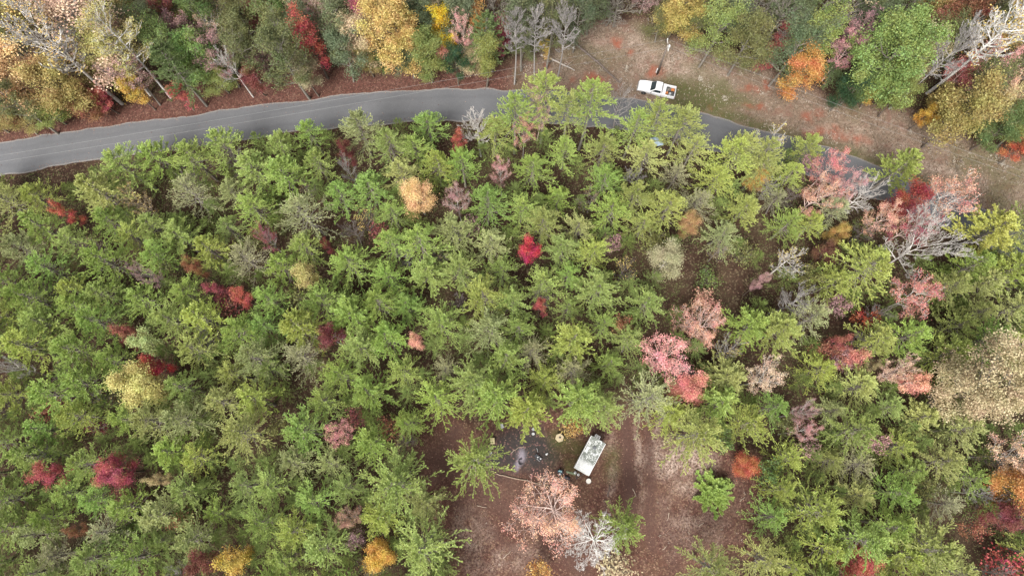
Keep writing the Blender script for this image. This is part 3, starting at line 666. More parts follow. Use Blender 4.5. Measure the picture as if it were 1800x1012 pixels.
 ('autumn_tree','sapling',165,752,30,'darkred','G','small dark red sapling with pale leaves lower left',dict(hz=6)),
 ('autumn_tree','dense',1538,645,22,'tan','B','tiny tan tree left of the pale pink twiggy tree',dict(hz=5)),
 # forest north of the road, west to east
 ('bare_tree','baretall',64,62,128,None,'L','tall cream bare tree with leaning trunk in the top left',dict(base=(215,183),h=23,var=0)),
 ('bare_tree','baretall',120,70,80,None,'G','grey bare tree behind the tall cream one',dict(base=(232,170),h=18,var=1)),
 ('autumn_tree','loose',140,38,140,'peach','L','large peach coloured tree in the top left',dict(var=0)),
 ('autumn_tree','loose',190,90,104,'yellow2','L','large yellow tree under the peach tree',dict(var=2)),
 ('autumn_tree','medium',28,128,90,'peachgold','B','orange yellow tree at the top left edge',dict(var=2)),
 ('autumn_tree','medium',98,146,84,'oldgold','B','olive gold tree above the left verge',dict(var=0)),
 ('autumn_tree','medium',158,128,42,'oldgold','B','yellow green tree right of the pink red shrub',dict(var=1,hz=6)),
 ('autumn_tree','dense',236,155,52,'goldbright','B','low golden bush at the left verge',dict(var=0,hz=3.5)),
 ('bare_tree','baretall',232,66,88,'yellow2','W','slender white trunked tree with thin yellow leaves',dict(base=(300,172),h=20,var=2)),
 ('autumn_tree','dense',136,150,32,'coral','B','small coral shrub at the foot of the leaning trunk',dict(hz=3,var=1)),
 ('autumn_tree','dense',177,170,36,'red','B','pink red shrub at the left verge',dict(hz=2.5,var=2)),
 ('broadleaf_tree','loose',283,76,74,'green','P','loose green tree right of the slender white trunk',dict(var=0)),
 ('broadleaf_tree','loose',335,92,84,'green2','P','bright loose green tree left of the peach white bare tree',dict(var=2)),
 ('bare_tree','spraybig',372,42,84,'peach','W','peach and white nearly bare tree at the top',dict()),
 ('bare_tree','bare',402,108,48,None,'L','white twiggy bare tree above the verge',dict(var=2)),
 ('autumn_tree','dense',315,164,36,'red','B','low red shrub at the verge below the green trees',dict(hz=3,var=2)),
 ('autumn_tree','medium',446,14,52,'crimson2','B','crimson tree at the top edge',dict(var=0)),
 ('autumn_tree','medium',290,18,60,'red2','G','faded red tree at the top edge',dict(var=1)),
 ('autumn_tree','dense',443,131,42,'darkred2','B','dark red shrub at the verge',dict(hz=4,var=1)),
 ('broadleaf_tree','loose',500,92,90,'olive','P','large loose olive tree left of the red column tree',dict(var=0)),
 ('autumn_tree','tall',543,66,48,'red','B','red column shaped tree in the upper forest',dict(var=1,tall=1.1)),
 ('autumn_tree','spray',562,24,66,'mauve','K','mauve pink twiggy tree at the top edge',dict(var=1)),
 ('broadleaf_tree','loose',598,84,80,'dullgreen','P','grey green loose tree left of the crimson column',dict(var=2)),
 ('autumn_tree','medium',537,124,52,'tan','B','low tan gold shrub at the verge',dict(hz=4,var=1)),
 ('autumn_tree','tall',643,36,46,'crimson2','B','tall crimson column tree left of the golden oak',dict(var=0,tall=1.25)),
 ('oak_tree','big',694,50,104,'gold2','B','large golden oak above the road',dict(var=0)),
 ('oak_tree','medium',750,92,62,'yellowgreen','B','yellow green foot of trees right of the golden oak',dict(var=2,hz=6)),
 ('autumn_tree','medium',644,98,44,'oldgold','B','small gold green shrub left of the golden oak foot',dict(hz=4,var=2)),
 ('autumn_tree','tall',780,40,44,'brightyellow','B','bright yellow slim tree, the upper one',dict(var=0,tall=1.0)),
 ('autumn_tree','dense',788,78,42,'brightyellow','B','bright yellow tree, the lower one',dict(var=2,hz=6)),
 ('autumn_tree','dense',782,98,34,'coral','B','low coral shrub under the bright yellow trees',dict(hz=2.5,var=2)),
 ('autumn_tree','tall',838,48,44,'orange2','B','orange column tree near the top',dict(var=0,tall=1.0)),
 ('autumn_tree','spray',812,56,42,'pink','K','pink twiggy tree left of the orange column tree',dict(var=1)),
 ('broadleaf_tree','tall',852,96,42,'yellowgreen','B','low yellow green tree under the orange column',dict(var=1,hz=5)),
 ('autumn_tree','tall',885,62,32,'crimson2','B','slim crimson tree beside the trunk thicket',dict(var=1)),
 ('broadleaf_tree','medium',800,108,46,'darkgreen','B','low dark green shrub under the bright yellow trees',dict(hz=3,var=1)),
 ('broadleaf_tree','loose',918,30,78,'dullgreen','P','grey green tree above the slim trunks',dict(var=1,tall=1.25)),
 ('broadleaf_tree','loose',968,34,72,'olive','P','olive tree on tall slim trunks',dict(var=1,tall=1.25)),
 ('broadleaf_tree','loose',1018,18,68,'dullgreen','P','dull green tree left of the open slope top',dict(var=0,tall=1.1)),
 ('bare_tree','baretall',905,52,50,None,'G','slim grey bare trunk tree, left one of the thicket',dict(var=1)),
 ('bare_tree','baretall',945,50,50,None,'G','slim grey bare trunk tree, middle one of the thicket',dict(var=1)),
 ('bare_tree','baretall',990,44,52,None,'G','slim grey bare trunk tree, right one of the thicket',dict(var=1)),
 ('autumn_tree','dense',957,82,26,'yellow','B','tiny yellow shrub at the thicket foot',dict(hz=2.5,var=2)),
 ('oak_tree','big',1196,4,94,'gold3','B','golden oak above the pole and weedy slope',dict(var=1)),
 ('broadleaf_tree','loose',1264,42,78,'yellowgreen','P','yellow green tree right of the slope oak',dict(var=0)),
 ('broadleaf_tree','loose',1318,62,92,'olive','P','large grey olive tree above the slope',dict(var=2)),
 ('autumn_tree','dense',1352,98,34,'red','B','small red shrub at the forest edge right of the olive tree',dict(hz=4,var=2)),
 ('autumn_tree','medium',1378,56,44,'red2','L','small faded red tree in the upper right forest',dict(var=1)),
 ('autumn_tree','medium',1412,122,66,'orange2','B','orange gold tree at the slope edge',dict(var=0,hz=6)),
 ('broadleaf_tree','loose',1440,62,84,'yellowgreen','P','yellow green tree above the orange gold one',dict(var=0)),
 ('autumn_tree','spray',1494,80,56,'pink','K','pink twiggy tree left of the lime green tree',dict(var=0,dy=1.2)),
 ('broadleaf_tree','medium',1498,150,56,'darkgreen','B','dense dark green holly like bush at the verge',dict(var=2,hz=3.5)),
 ('broadleaf_tree','big',1574,88,130,'lime','P','huge lime green tree in the upper right',dict(var=0)),
 ('autumn_tree','dense',1545,155,40,'goldbright','B','small golden bush right of the dark green bush',dict(hz=3.5,var=1)),
 ('broadleaf_tree','medium',1590,160,54,'yellowgreen','B','low yellow green tree under the lime tree',dict(hz=4,var=1)),
 ('bare_tree','baretall',1655,105,70,None,'G','twin grey bare tree with trunk reaching the verge',dict(base=(1563,191),h=19,var=1)),
 ('bare_tree','baretall',1737,62,104,None,'W','tall white bare tree leaning in the upper right',dict(base=(1629,165),h=23,var=0)),
 ('autumn_tree','spraybig',1760,105,92,'pink','K','tall pink tree with pale trunk at the upper right',dict()),
 ('autumn_tree','medium',1690,128,50,'coral','K','coral tree under the tall white bare tree',dict(var=1)),
 ('autumn_tree','medium',1655,40,44,'coral','B','faded coral tree behind the lime green tree',dict(var=1)),
 ('oak_tree','medium',1706,192,96,'oldgold','B','wide old gold oak above the right verge',dict(var=0,hz=6)),
 ('autumn_tree','dense',1625,203,38,'goldbright','B','low golden shrub left of the old gold oak',dict(hz=3,var=0)),
 ('autumn_tree','spray',1778,158,62,'peach','L','peach and cream twiggy tree at the right edge',dict(var=0)),
 ('broadleaf_tree','medium',1764,222,60,'green','B','green tree at the right edge above the verge',dict(var=2,hz=5)),
 ('autumn_tree','dense',1797,262,44,'orangered','B','orange red shrub cut by the right edge',dict(hz=3,var=0)),
 ('autumn_tree','medium',1785,30,80,'gold2','B','golden tree in the top right corner',dict(var=0)),
]
C_.update(PINE1=(.31,.38,.10), PINEG=(.35,.37,.18), PINEO=(.315,.345,.10), PINEF=(.28,.365,.085), PINEY=(.325,.375,.09), PINEYY=(.42,.43,.10), BRIGHT=(.24,.33,.07),
          peachgold=(.76,.50,.22), peachgold2=(.55,.33,.13), yellow2=(.56,.47,.15), crimson2=(.42,.07,.11), rust2=(.36,.13,.06), red2=(.42,.10,.09), crimson3=(.48,.07,.10), darkred2=(.26,.055,.05),
          goldbright=(.70,.42,.035), gold2=(.60,.42,.12), salmon2=(.62,.34,.22), palecream=(.48,.42,.21), coral=(.78,.26,.22), crimsonb=(.42,.03,.03), salmonthin=(.72,.36,.27), rustdark=(.22,.08,.05),
          orange2=(.62,.28,.06), oldgold=(.40,.30,.08), green2=(.19,.29,.06), gold3=(.50,.40,.09))
BK = dict(P=(.22, .20, .17), B=BROWN, G=GREY, L=PALE, D=(.10, .085, .08), T=(.30, .24, .17), K=PINKY, W=(.72, .70, .66))
for k in list(C_):
    if not k.startswith('PINE') and k not in ('BRIGHT',): 
        c = [x*.84+.006 for x in C_[k]]; m = sum(c)/3; s = .86 if k not in ('brightyellow', 'crimson', 'darkgreen') else 1
        C_[k] = tuple(m+(x-m)*s for x in c)
PY = 1.0
LMK = []
for nm, kind, u, v, d, c, b, lab, op in SP:
    op = dict(op)
    if kind == 'tallpine': op['tall'] = .82
    elif kind in ('pine', 'sparse') and nm == 'pine_tree': op['tall'] = .8
    base = op.pop('base', None); hh = op.pop('h', None)
    cat = {'pine_tree': 'pine', 'oak_tree': 'oak'}.get(nm, 'tree')
    T = tree(nm, kind, u, v, d*1.04, C_[c] if c else (.55, .42, .14), BK[b], lab, cat, rng, **op)
    if base:                                             # tall leaning-looking trunks are placed by their foot
        p = at(*base); T['o'].location = (p.x, p.y, gz(p.x, p.y)-.05); T['x'], T['y'] = p.x, p.y
        pr = KINDS[kind][op['var']]; T['o'].scale.z = hh/pr[2]; T['o'].scale.x = T['o'].scale.y = min(T['o'].scale.x, 1.35)
    T['base'] = base; T['sp'] = True; LMK.append(T)

# ------------------------------------------------------------------ the pine stand: fill
STAND = [(-80, 321), (40, 321), (110, 345), (150, 306), (200, 291), (260, 276), (340, 261), (420, 248), (480, 231), (560, 222), (640, 224), (720, 226), (770, 221), (800, 254), (870, 248), (890, 211), (960, 211), (1060, 206),
         (1120, 218), (1200, 236), (1290, 248), (1340, 258), (1410, 248), (1440, 276), (1440, 326), (1520, 395), (1600, 440), (1700, 460), (1720, 430), (1790, 372), (1880, 372), (1880, 1075), (1690, 1075), (1700, 935), (1740, 910), (1690, 880), (1660, 900), (1690, 1075),
         (1330, 1075), (1345, 960), (1325, 900), (1345, 835), (1290, 775), (1175, 760), (1090, 715), (1000, 715), (900, 725), (850, 722), (800, 715), (770, 735), (725, 765), (735, 830), (765, 900), (790, 1075), (-80, 1075)]
GAPS = [(1212, 482, 24), (1200, 512, 19), (1288, 462, 22), (1296, 500, 24), (1290, 545, 19), (1140, 578, 14), (1325, 625, 19), (1470, 572, 29), (1440, 540, 16), (480, 748, 26), (515, 722, 16), (1345, 420, 12), (1345, 765, 7), (800, 700, 10), (800, 520, 14), (30, 390, 14), (1730, 965, 29), (1560, 830, 9),
        (470, 440, 10), (1230, 440, 12), (1330, 655, 17), (740, 775, 17), (840, 385, 9), (620, 425, 7), (690, 700, 4), (1400, 590, 9), (1380, 640, 14)]
pts = []
def ok_pine(u, v, dmin):
    if not in_poly(np.array(float(u)), np.array(float(v)), STAND): return False
    for a, b, r in GAPS:
        if (u-a)**2+(v-b)**2 < (r+24)**2: return False
    for T in LMK:
        rr = T['r']/mpp(T['v'], 8)
        k = rr*.6+34 if T['kind'] not in ('pine', 'sparse', 'tallpine') else rr*.4+30
        if T['kind'] in ('dense', 'bare', 'spray', 'sapling'): k = rr*.85+30
        if (u-T['u'])**2+(v-T['v'])**2 < k*k: return False
    for q in pts:
        if (u-q[0])**2+(v-q[1])**2 < dmin*dmin: return False
    return True
tries = 0
for dmin, nt in ((48, 14000), (44, 14000), (38, 22000)):
    for _ in range(nt):
        u, v = rng.uniform(-70, 1870), rng.uniform(205, 1070)
        if len(pts) < 330 and ok_pine(u, v, dmin+ (5 if v > 600 else 0)): pts.append((u, v))
FILL = []
for u, v in pts:
    tone = vnoise(np.array([[u]]), np.array([[v]]), 210, 91)[0, 0]
    k = rng.random()
    if u > 1150 and k < .45: ci = rng.choice([1, 2, 5, 1])
    elif tone > .55 and k < .5: ci = rng.choice([1, 5, 2])
    else: ci = rng.choice([0, 3, 6, 0, 3, 1, 3, 0, 4])
    nmc, c = PINEC[ci]; kind = 'sparse' if rng.random() < .06 else 'pine'
    if kind == 'sparse': nmc, c = 'thin grey green', (.30, .30, .15)
    d = rng.triangular(62, 104, 86)*(.94 if v < 400 else 1.0)
    # keep the road, truck and clearing free of trunks
    T = tree('pine_tree', kind, u, v, d, c, (.22, .195, .165), None, 'pine', rng, tall=rng.uniform(.64, .86))
    dd, _ = dist_path(np.array([[T['x']]]), np.array([[T['y']]]), ROADC[::3])
    if len(FILL) >= 272 or dd[0, 0] < 2.8 or in_poly(np.array(T['x']), np.array(T['y']), VERGE_N):
        for ch in list(T['o'].children): bpy.data.objects.remove(ch)
        bpy.data.objects.remove(T['o']); TREES.remove(T); continue
    T['adj'] = nmc; T['noun'] = 'pine'; FILL.append(T)

# low suppressed pines under the named canopy: a layer nobody could count
srcs = []
for q_ in (0, 3, 6, 8):
    me_ = PINES[q_][1]; n_ = len(me_.vertices); co_ = np.empty(n_*3, np.float32); me_.vertices.foreach_get('co', co_); co_ = co_.reshape(-1, 4, 3)
    srcs.append(co_[np.random.RandomState(q_).rand(len(co_)) < .30])
lowV = []; lowT = []; got = []; rl = np.random.RandomState(44)
for _ in range(20000):
    if len(got) >= 230: break
    u, v = rng.uniform(-40, 1840), rng.uniform(225, 1050)
    if not in_poly(np.array(u), np.array(v), STAND) or any((u-a)**2+(v-b)**2 < (r+20)**2 for a, b, r in GAPS): continue
    if any((u-T['u'])**2+(v-T['v'])**2 < 34**2 for T in TREES) or any((u-a)**2+(v-b)**2 < 30**2 for a, b in got): continue
    p_ = at(u, v, 4.2); d_, _s = dist_path(np.array([[p_.x]]), np.array([[p_.y]]), ROADC[::3])
    if d_[0, 0] < 4.2 or in_poly(np.array(p_.x), np.array(p_.y), VERGE_N) or in_poly(np.array(p_.x), np.array(p_.y), CLEAR): continue
    got.append((u, v)); c_ = srcs[len(got) % 4]; a_ = rng.uniform(0, 6.28); ca, sa = math.cos(a_), math.sin(a_); sx = rng.uniform(.62, .85); sz = rng.uniform(.48, .66)
    R_ = np.array([[ca*sx, -sa*sx, 0], [sa*sx, ca*sx, 0], [0, 0, sz]]); lowV.append((c_ @ R_.T+np.array([p_.x, p_.y, gz(p_.x, p_.y)])).reshape(-1, 3)); lowT.append(np.clip(rl.normal(rng.uniform(.35, .65), .15, len(c_)), 0, 1))
lowV = np.concatenate(lowV); lowo = link_mesh('low_pines', np_mesh('low_pines', lowV, np.arange(len(lowV)).reshape(-1, 4), [M_NEEDLE], attr=np.concatenate(lowT))); lowo.color = (.17, .225, .06, 1)  # needles coloured darker than the tall pines, painting in shade between crowns
tag(lowo, 'mass of low green pine growth filling in under the taller pines', None, kind='stuff')

# small saplings and bare thickets in the gaps of the stand
SHR = []
for _ in range(4000):
    if len(SHR) >= 70: break
    u, v = rng.uniform(0, 1800), rng.uniform(260, 1010)
    if not in_poly(np.array(u), np.array(v), STAND): continue
    if min(((u-T['u'])**2+(v-T['v'])**2)**.5/(T['r']/mpp(T['v'], 8)) for T in TREES) < .62: continue
    if any((u-a)**2+(v-b)**2 < 30**2 for a, b in SHR): continue
    SHR.append((u, v))
for u, v in SHR:
    k = rng.random()
    if k < .45: T = tree('bare_sapling', 'bare', u, v, rng.uniform(34, 52), (.3, .25, .1), rng.choice([GREY, (.2, .17, .16)]), None, 'sapling', rng, hz=5, hscale=.7); T['adj'] = 'grey bare'
    elif k < .7: T = tree('rusty_sapling', 'sapling', u, v, rng.uniform(30, 44), rng.choice([C_['rust2'], C_['darkred2'], C_['mauve']]), BROWN, None, 'sapling', rng, hz=5, hscale=1.6); T['adj'] = 'dull red brown'
    else: T = tree('green_sapling', 'sapling', u, v, rng.uniform(34, 50), rng.choice([(.12, .18, .05), (.16, .17, .06)]), BROWN, None, 'sapling', rng, hz=5, hscale=1.6); T['adj'] = 'small green'
    T['noun'] = 'sapling'; FILL.append(T)

# ------------------------------------------------------------------ forest north of the road: fill behind the named trees
NORTH = [(-40, -30), (1840, -30), (1840, 275), (1760, 235), (1650, 212), (1560, 175), (1480, 160), (1390, 120), (1330, 84), (1260, 64), (1180, 50), (1130, 22), (1050, 22), (1010, 50), (960, 82), (880, 96), (760, 102), (620, 108), (520, 108), (430, 128), (340, 148), (250, 165), (160, 178), (60, 205), (-40, 225)]
def segd(u, v, a, b):
    t = max(0, min(1, ((u-a[0])*(b[0]-a[0])+(v-a[1])*(b[1]-a[1]))/((b[0]-a[0])**2+(b[1]-a[1])**2))); return math.hypot(u-a[0]-t*(b[0]-a[0]), v-a[1]-t*(b[1]-a[1]))
npts = []
NC = [('loose', C_['olive'], 'olive'), ('loose', C_['green'], 'green'), ('loose', C_['dullgreen'], 'dull green'), ('loose', C_['yellowgreen'], 'yellow green'), ('loose', C_['green2'], 'light green'), ('pine', (.14, .19, .07), 'dark feathery green'),
      ('medium', C_['tan'], 'tan'), ('medium', C_['oldgold'], 'old gold'), ('spray', C_['mauve'], 'mauve'), ('medium', C_['rust2'], 'rust brown'), ('bare', C_['tan'], 'grey bare')]
for dmin, nt in ((50, 5000), (40, 6000)):
    for _ in range(nt):
        u, v = rng.uniform(-30, 1830), rng.uniform(-25, 250)
        if not in_poly(np.array(u), np.array(v), NORTH): continue
        if any((u-T['u'])**2+(v-T['v'])**2 < (T['r']/mpp(T['v'], 8)*.60+(11 if T['kind'] != 'dense' else 16))**2 for T in LMK): continue
        if any(T['base'] and segd(u, v, T['base'], (T['u'], T['v'])) < (34 if T['label'].startswith('tall') else 22) for T in LMK): continue
        if any((u-a)**2+(v-b)**2 < dmin*dmin for a, b in npts): continue
        npts.append((u, v))
for u, v in npts:
    low = not in_poly(np.array(u), np.array(v+34.), NORTH)
    if u > 1620 or u < 230: ch = rng.choice([NC[6], NC[7], NC[8], NC[0], NC[7], NC[9], NC[3], NC[10]])
    elif 880 < u < 1060: ch = rng.choice([NC[10], NC[0], NC[2], NC[10]])
    else: ch = rng.choice([NC[0], NC[1], NC[2], NC[3], NC[4], NC[5], NC[0], NC[2], NC[5], NC[6], NC[8], NC[10]])
    kind, c, adj = ch
    T = tree({'pine': 'pine_tree', 'bare': 'bare_tree'}.get(kind, 'broadleaf_tree'), kind, u, v, rng.uniform(54, 66) if low else rng.uniform(64, 88), c, BK['P'], None, 'tree', rng, hz=3.5 if low else None, hscale=.5 if low else None)
    T['adj'] = adj; T['noun'] = 'tree'; FILL.append(T)

# ------------------------------------------------------------------ labels for the fill, from the nearest tree one can point to
def sector(du, dv):
    a = math.degrees(math.atan2(-dv, du)) % 360
    return ['right of', 'upper right of', 'above', 'upper left of', 'left of', 'lower left of', 'below', 'lower right of'][int(((a+22.5) % 360)//45)]
def short(T):
    w = T['label'].replace(',', '').split()
    return ' '.join(w[:10])
allT = [T for T in TREES]
sect = {}
for L in LMK:
    b = {}
    for T in allT:
        if T is L: continue
        du, dv = T['u']-L['u'], T['v']-L['v']; dd = math.hypot(du, dv)
        if dd < 400: b.setdefault(sector(du, dv), []).append((dd, T))
    for k in b: b[k].sort(key=lambda x: x[0])
    L['sec'] = b
ordn = ['nearest', 'second', 'third', 'fourth', 'fifth', 'sixth', 'seventh', 'eighth']
for T in FILL:
    best = None
    for L in LMK:
        if len(L['label'].split()) > 9: continue
        du, dv = T['u']-L['u'], T['v']-L['v']; dd = math.hypot(du, dv)
        if dd > 395: continue
        if len(T['adj'].split())+2+len(sector(du, dv).split())+1+len(L['label'].split()) > 16: continue
        s = sector(du, dv); same = [x for x in L['sec'][s] if x[1].get('noun') == T['noun'] or (T['noun'] == 'pine' and x[1]['o'].name.startswith('pine'))
                                   or (T['noun'] == 'tree')]
        rk = [i for i, x in enumerate(same) if x[1] is T][0]
        sc = rk*90+dd
        if rk < 8 and (best is None or sc < best[0]): best = (sc, rk, s, L)
    if best is None: print('NOLABEL', T['u'], T['v']); best = (0, 0, 'near', LMK[0])
    sc, rk, s, L = best
    lab = f"{T['adj']} {T['noun']}, {ordn[rk]} {s} the {short(L)}"
    w = lab.split()
    if len(w) > 16: lab = f"{T['adj'].split()[-1]} {T['noun']}, {ordn[rk]} {s} the {short(L)}"; w = lab.split()
    if len(w) > 16: lab = ' '.join(w[:16])
    T['label'] = lab; T['o']['label'] = lab
seen = {}
for T in TREES: seen.setdefault(T['o']['label'], []).append(T)
print('TREES', len(TREES), 'fill pines', sum(1 for T in FILL if T['noun'] == 'pine'), 'north fill', len(npts), 'dup labels', sum(1 for k in seen if len(seen[k]) > 1))
for T in TREES:
    k = T['o'].name.split('.')[0]
    gname = {'pine_tree': 'pines of the stand and roadside', 'autumn_tree': 'autumn coloured trees', 'bare_tree': 'leafless trees', 'broadleaf_tree': 'green broadleaf trees', 'oak_tree': 'large oaks',
             'bare_sapling': 'leafless saplings in the gaps', 'rusty_sapling': 'rusty saplings in the gaps', 'green_sapling': 'green saplings in the gaps'}[k]
    T['o']['group'] = gname
# ------------------------------------------------------------------ ground cover nobody could count
def scatter_pts(n, test, seed, box=(-75, 75, -26, 84)):
    r = np.random.RandomState(seed); X = r.uniform(box[0], box[1], n); Y = r.uniform(box[2], box[3], n)
    ix = np.clip(np.searchsorted(gx, X)-1, 0, len(gx)-1); iy = np.clip(np.searchsorted(gy, Y)-1, 0, len(gy)-1)
    w = test(iy, ix); k = r.rand(n) < w
    return X[k], Y[k], GZ[iy[k], ix[k]], r
onroad = dr < ROAD_W+.1
X, Y, Z, r = scatter_pts(110000, lambda i, j: np.where(onroad[i, j], 0, np.clip(weed[i, j]*.9+pale[i, j]*.6-clay[i, j], 0, 1)), 5)
cx_, cy_, cz_, r2 = scatter_pts(2600, lambda i, j: np.where(onroad[i, j], 0, np.clip(weed[i, j]*(.25+pale[i, j])-clay[i, j], 0, 1)), 15)
m_ = 26; R_ = np.repeat(r2.uniform(.15, .6, len(cx_)), m_); X = np.r_[X, np.repeat(cx_, m_)+r2.normal(size=len(R_))*R_]; Y = np.r_[Y, np.repeat(cy_, m_)+r2.normal(size=len(R_))*R_]; Z = np.r_[Z, np.repeat(cz_, m_)+r2.uniform(0, .35, len(R_))]
TN = np.r_[r.rand(len(X)-len(R_))*.85, np.clip(np.repeat(r2.uniform(.2, 1.0, len(cx_)), m_)+r2.normal(0, .12, len(R_)), 0, 1)]
n = len(X); k = 4; C0 = np.repeat(np.c_[X, Y, Z], k, 0); D = r.normal(size=(n*k, 3))*[.5, .5, .15]+[0, 0, .8]; D /= np.linalg.norm(D, axis=1)[:, None]
L = np.repeat(r.uniform(.15, .6, n)**1.3, k)*r.uniform(.7, 1.2, n*k); V, F = leaf_arrays(C0+D*L[:, None]*.45, D, L, np.full(n*k, .05), r)
def stuff_mat(name, a, b, c):
    t = NT(name); at_ = t.new('ShaderNodeAttribute', attribute_name='tone'); col = t.mix(t.ramp(at_.outputs['Fac'], 0, .5), a, b); col = t.mix(t.ramp(at_.outputs['Fac'], .5, 1), col, c)
    t.principled(col, .85, spec=.1); return t.m
o = link_mesh('dry_grass', np_mesh('dry_grass', V, F, [stuff_mat('dry_weeds', (.10, .075, .05), (.25, .20, .155), (.45, .41, .34))], attr=np.repeat(TN, k)))
tag(o, 'dry grey tan weeds and grass covering the open slope', None, kind='stuff')
def lw(i, j): return np.where(dr[i, j] < ROAD_W+.15, np.where(dr[i, j] < ROAD_W-.5, .02, .75*np.clip(vnoise(gx[j], gy[i], 1.5, 31)*1.8-.4, 0, 1)), np.clip(.55*verge[i, j]*(1-.7*weed[i, j])+.45*clear[i, j]*(1-dirt[i, j]*.7)*(1-char[i, j]*.75)+.06, 0, 1))
X, Y, Z, r = scatter_pts(240000, lw, 6); n = len(X)
rd = dist_path(X, Y, ROADC[::3])[0] < ROAD_W+.2; Z = np.where(rd, .09, Z)
D = r.normal(size=(n, 3)); D[:, 2] *= .15
V, F = leaf_arrays(np.c_[X, Y, Z+.02], D, r.uniform(.09, .2, n), r.uniform(.06, .13, n), r, 2.0)
o = link_mesh('fallen_leaves', np_mesh('fallen_leaves', V, F, [stuff_mat('brown_leaves', (0.079, 0.032, 0.025), (0.144, 0.076, 0.058), (0.288, 0.187, 0.137))], attr=r.rand(n)))
tag(o, 'brown and tan fallen leaves on verge and clearing', None, kind='stuff')
gapm = np.zeros_like(GX)
for a_, b_, r_ in GAPS: gapm = np.maximum(gapm, blob(a_, b_+16, r_*1.1, r_*1.1, 0))
X, Y, Z, r = scatter_pts(330000, lambda i, j: np.where((dr[i, j] < 4) | (verge[i, j] > .2) | (clear[i, j] > .15), 0, 1.6*np.clip(fbm(gx[j], gy[i], 2.2, 55)*2.2-.55, 0, 1)*(1-gapm[i, j])), 8)
n = len(X); zz = Z+(.2+3.6*np.clip(vnoise(X, Y, 1.1, 77)*1.6-.3, 0, 1))*r.rand(n)**.7; TU = np.clip(vnoise(X, Y, 3.0, 78)*.9-.05+r.normal(0, .12, n), 0, 1)
D = r.normal(size=(n, 3)); D[:, 2] *= .4; V, F = leaf_arrays(np.c_[X, Y, zz], D, r.uniform(.12, .26, n), r.uniform(.04, .09, n), r, .5)
o = link_mesh('undergrowth', np_mesh('undergrowth', V, F, [stuff_mat('underbrush', (.10, .155, .04), (.13, .17, .055), (.13, .095, .06))], attr=TU))
tag(o, 'low brown and green brush on the stand floor', None, kind='stuff')
X, Y, Z, r = scatter_pts(9000, lambda i, j: grass[i, j]*(~onroad[i, j]), 12); X = np.repeat(X, 7); n = len(X)
Y = np.repeat(Y, 7)+r.normal(0, .15, n); X = X+r.normal(0, .15, n); Z = np.repeat(Z, 7)
D = r.normal(size=(n, 3))*[.5, .5, .1]+[0, 0, .6]; V, F = leaf_arrays(np.c_[X, Y, Z+.08], D, r.uniform(.12, .3, n), np.full(n, .035), r)
o = link_mesh('grass', np_mesh('grass', V, F, [stuff_mat('green_grass', (0.036, 0.065, 0.014), (0.079, 0.115, 0.029), (0.158, 0.173, 0.065))], attr=r.rand(n))); tag(o, 'green grass along the road and around the trailer', None, kind='stuff')

# ------------------------------------------------------------------ materials of made things
WHITE = plain('white_paint', (.60, .60, .60), .28, .02, 3, spec=.5); GLASS = plain('dark_glass', (.012, .02, .022), .08, .05, spec=.8); RUB = plain('rubber', (.025, .025, .026), .8)
BLACK = plain('black_plastic', (.025, .026, .03), .5); STEEL = plain('steel', (.35, .36, .37), .35, .1, 8, .8); WOODG = plain('weathered_wood', (.34, .27, .19), .85, .2, 12); WOODP = plain('pole_wood', (.15, .12, .10), .9, .2, 9)
ORG = plain('orange_plastic', (.50, .19, .06), .4); TEAL = plain('teal_plastic', (.20, .38, .42), .45); WPL = plain('white_plastic', (.52, .53, .52), .4, .05); LAMP = plain('lamp_plastic', (.7, .7, .68), .15); REDL = plain('red_lens', (.35, .02, .015), .2)
TANP = plain('tan_board', (.42, .35, .22), .7, .12, 5); LOGB = plain('log_bark', (.22, .18, .155), .9, .25, 5); LOGD = plain('dark_log', (.13, .10, .085), .9, .25, 5); PALEW = plain('pale_stick', (.42, .34, .26), .85, .15, 5); NAVY = plain('navy_cloth', (.03, .04, .065), .8); TARP = plain('blue_tarp', (.42, .53, .62), .5, .08, 4)
GREYM = plain('grey_metal', (.42, .43, .43), .5, .12, 6, .3)

def frame(o, a, b, z):                                   # put a thing's +x axis from image point a to b at ground height
    A, B = at(*a, z), at(*b, z); c = (A+B)/2; d = B-A
    o.location = (c.x, c.y, gz(c.x, c.y)); o.rotation_euler = (0, 0, math.atan2(d.y, d.x)); return d.length

# pickup: +x forward
tk = empty('pickup_truck', (0, 0, 0)); tag(tk, 'white pickup truck parked on the weedy road shoulder with a loaded bed', 'pickup truck')
L_ = frame(tk, (1187, 163.5), (1122, 149.5), .8); sc = L_/5.85; tk.scale = (sc, sc, sc); tk.location.z += .02
b = MB()
hull = [(-2.92, .52), (-2.92, 1.08), (-.95, 1.10), (.95, 1.08), (1.10, 1.10), (2.35, 1.00), (2.78, .88), (2.92, .62), (2.90, .42), (2.4, .38), (-2.6, .40)]
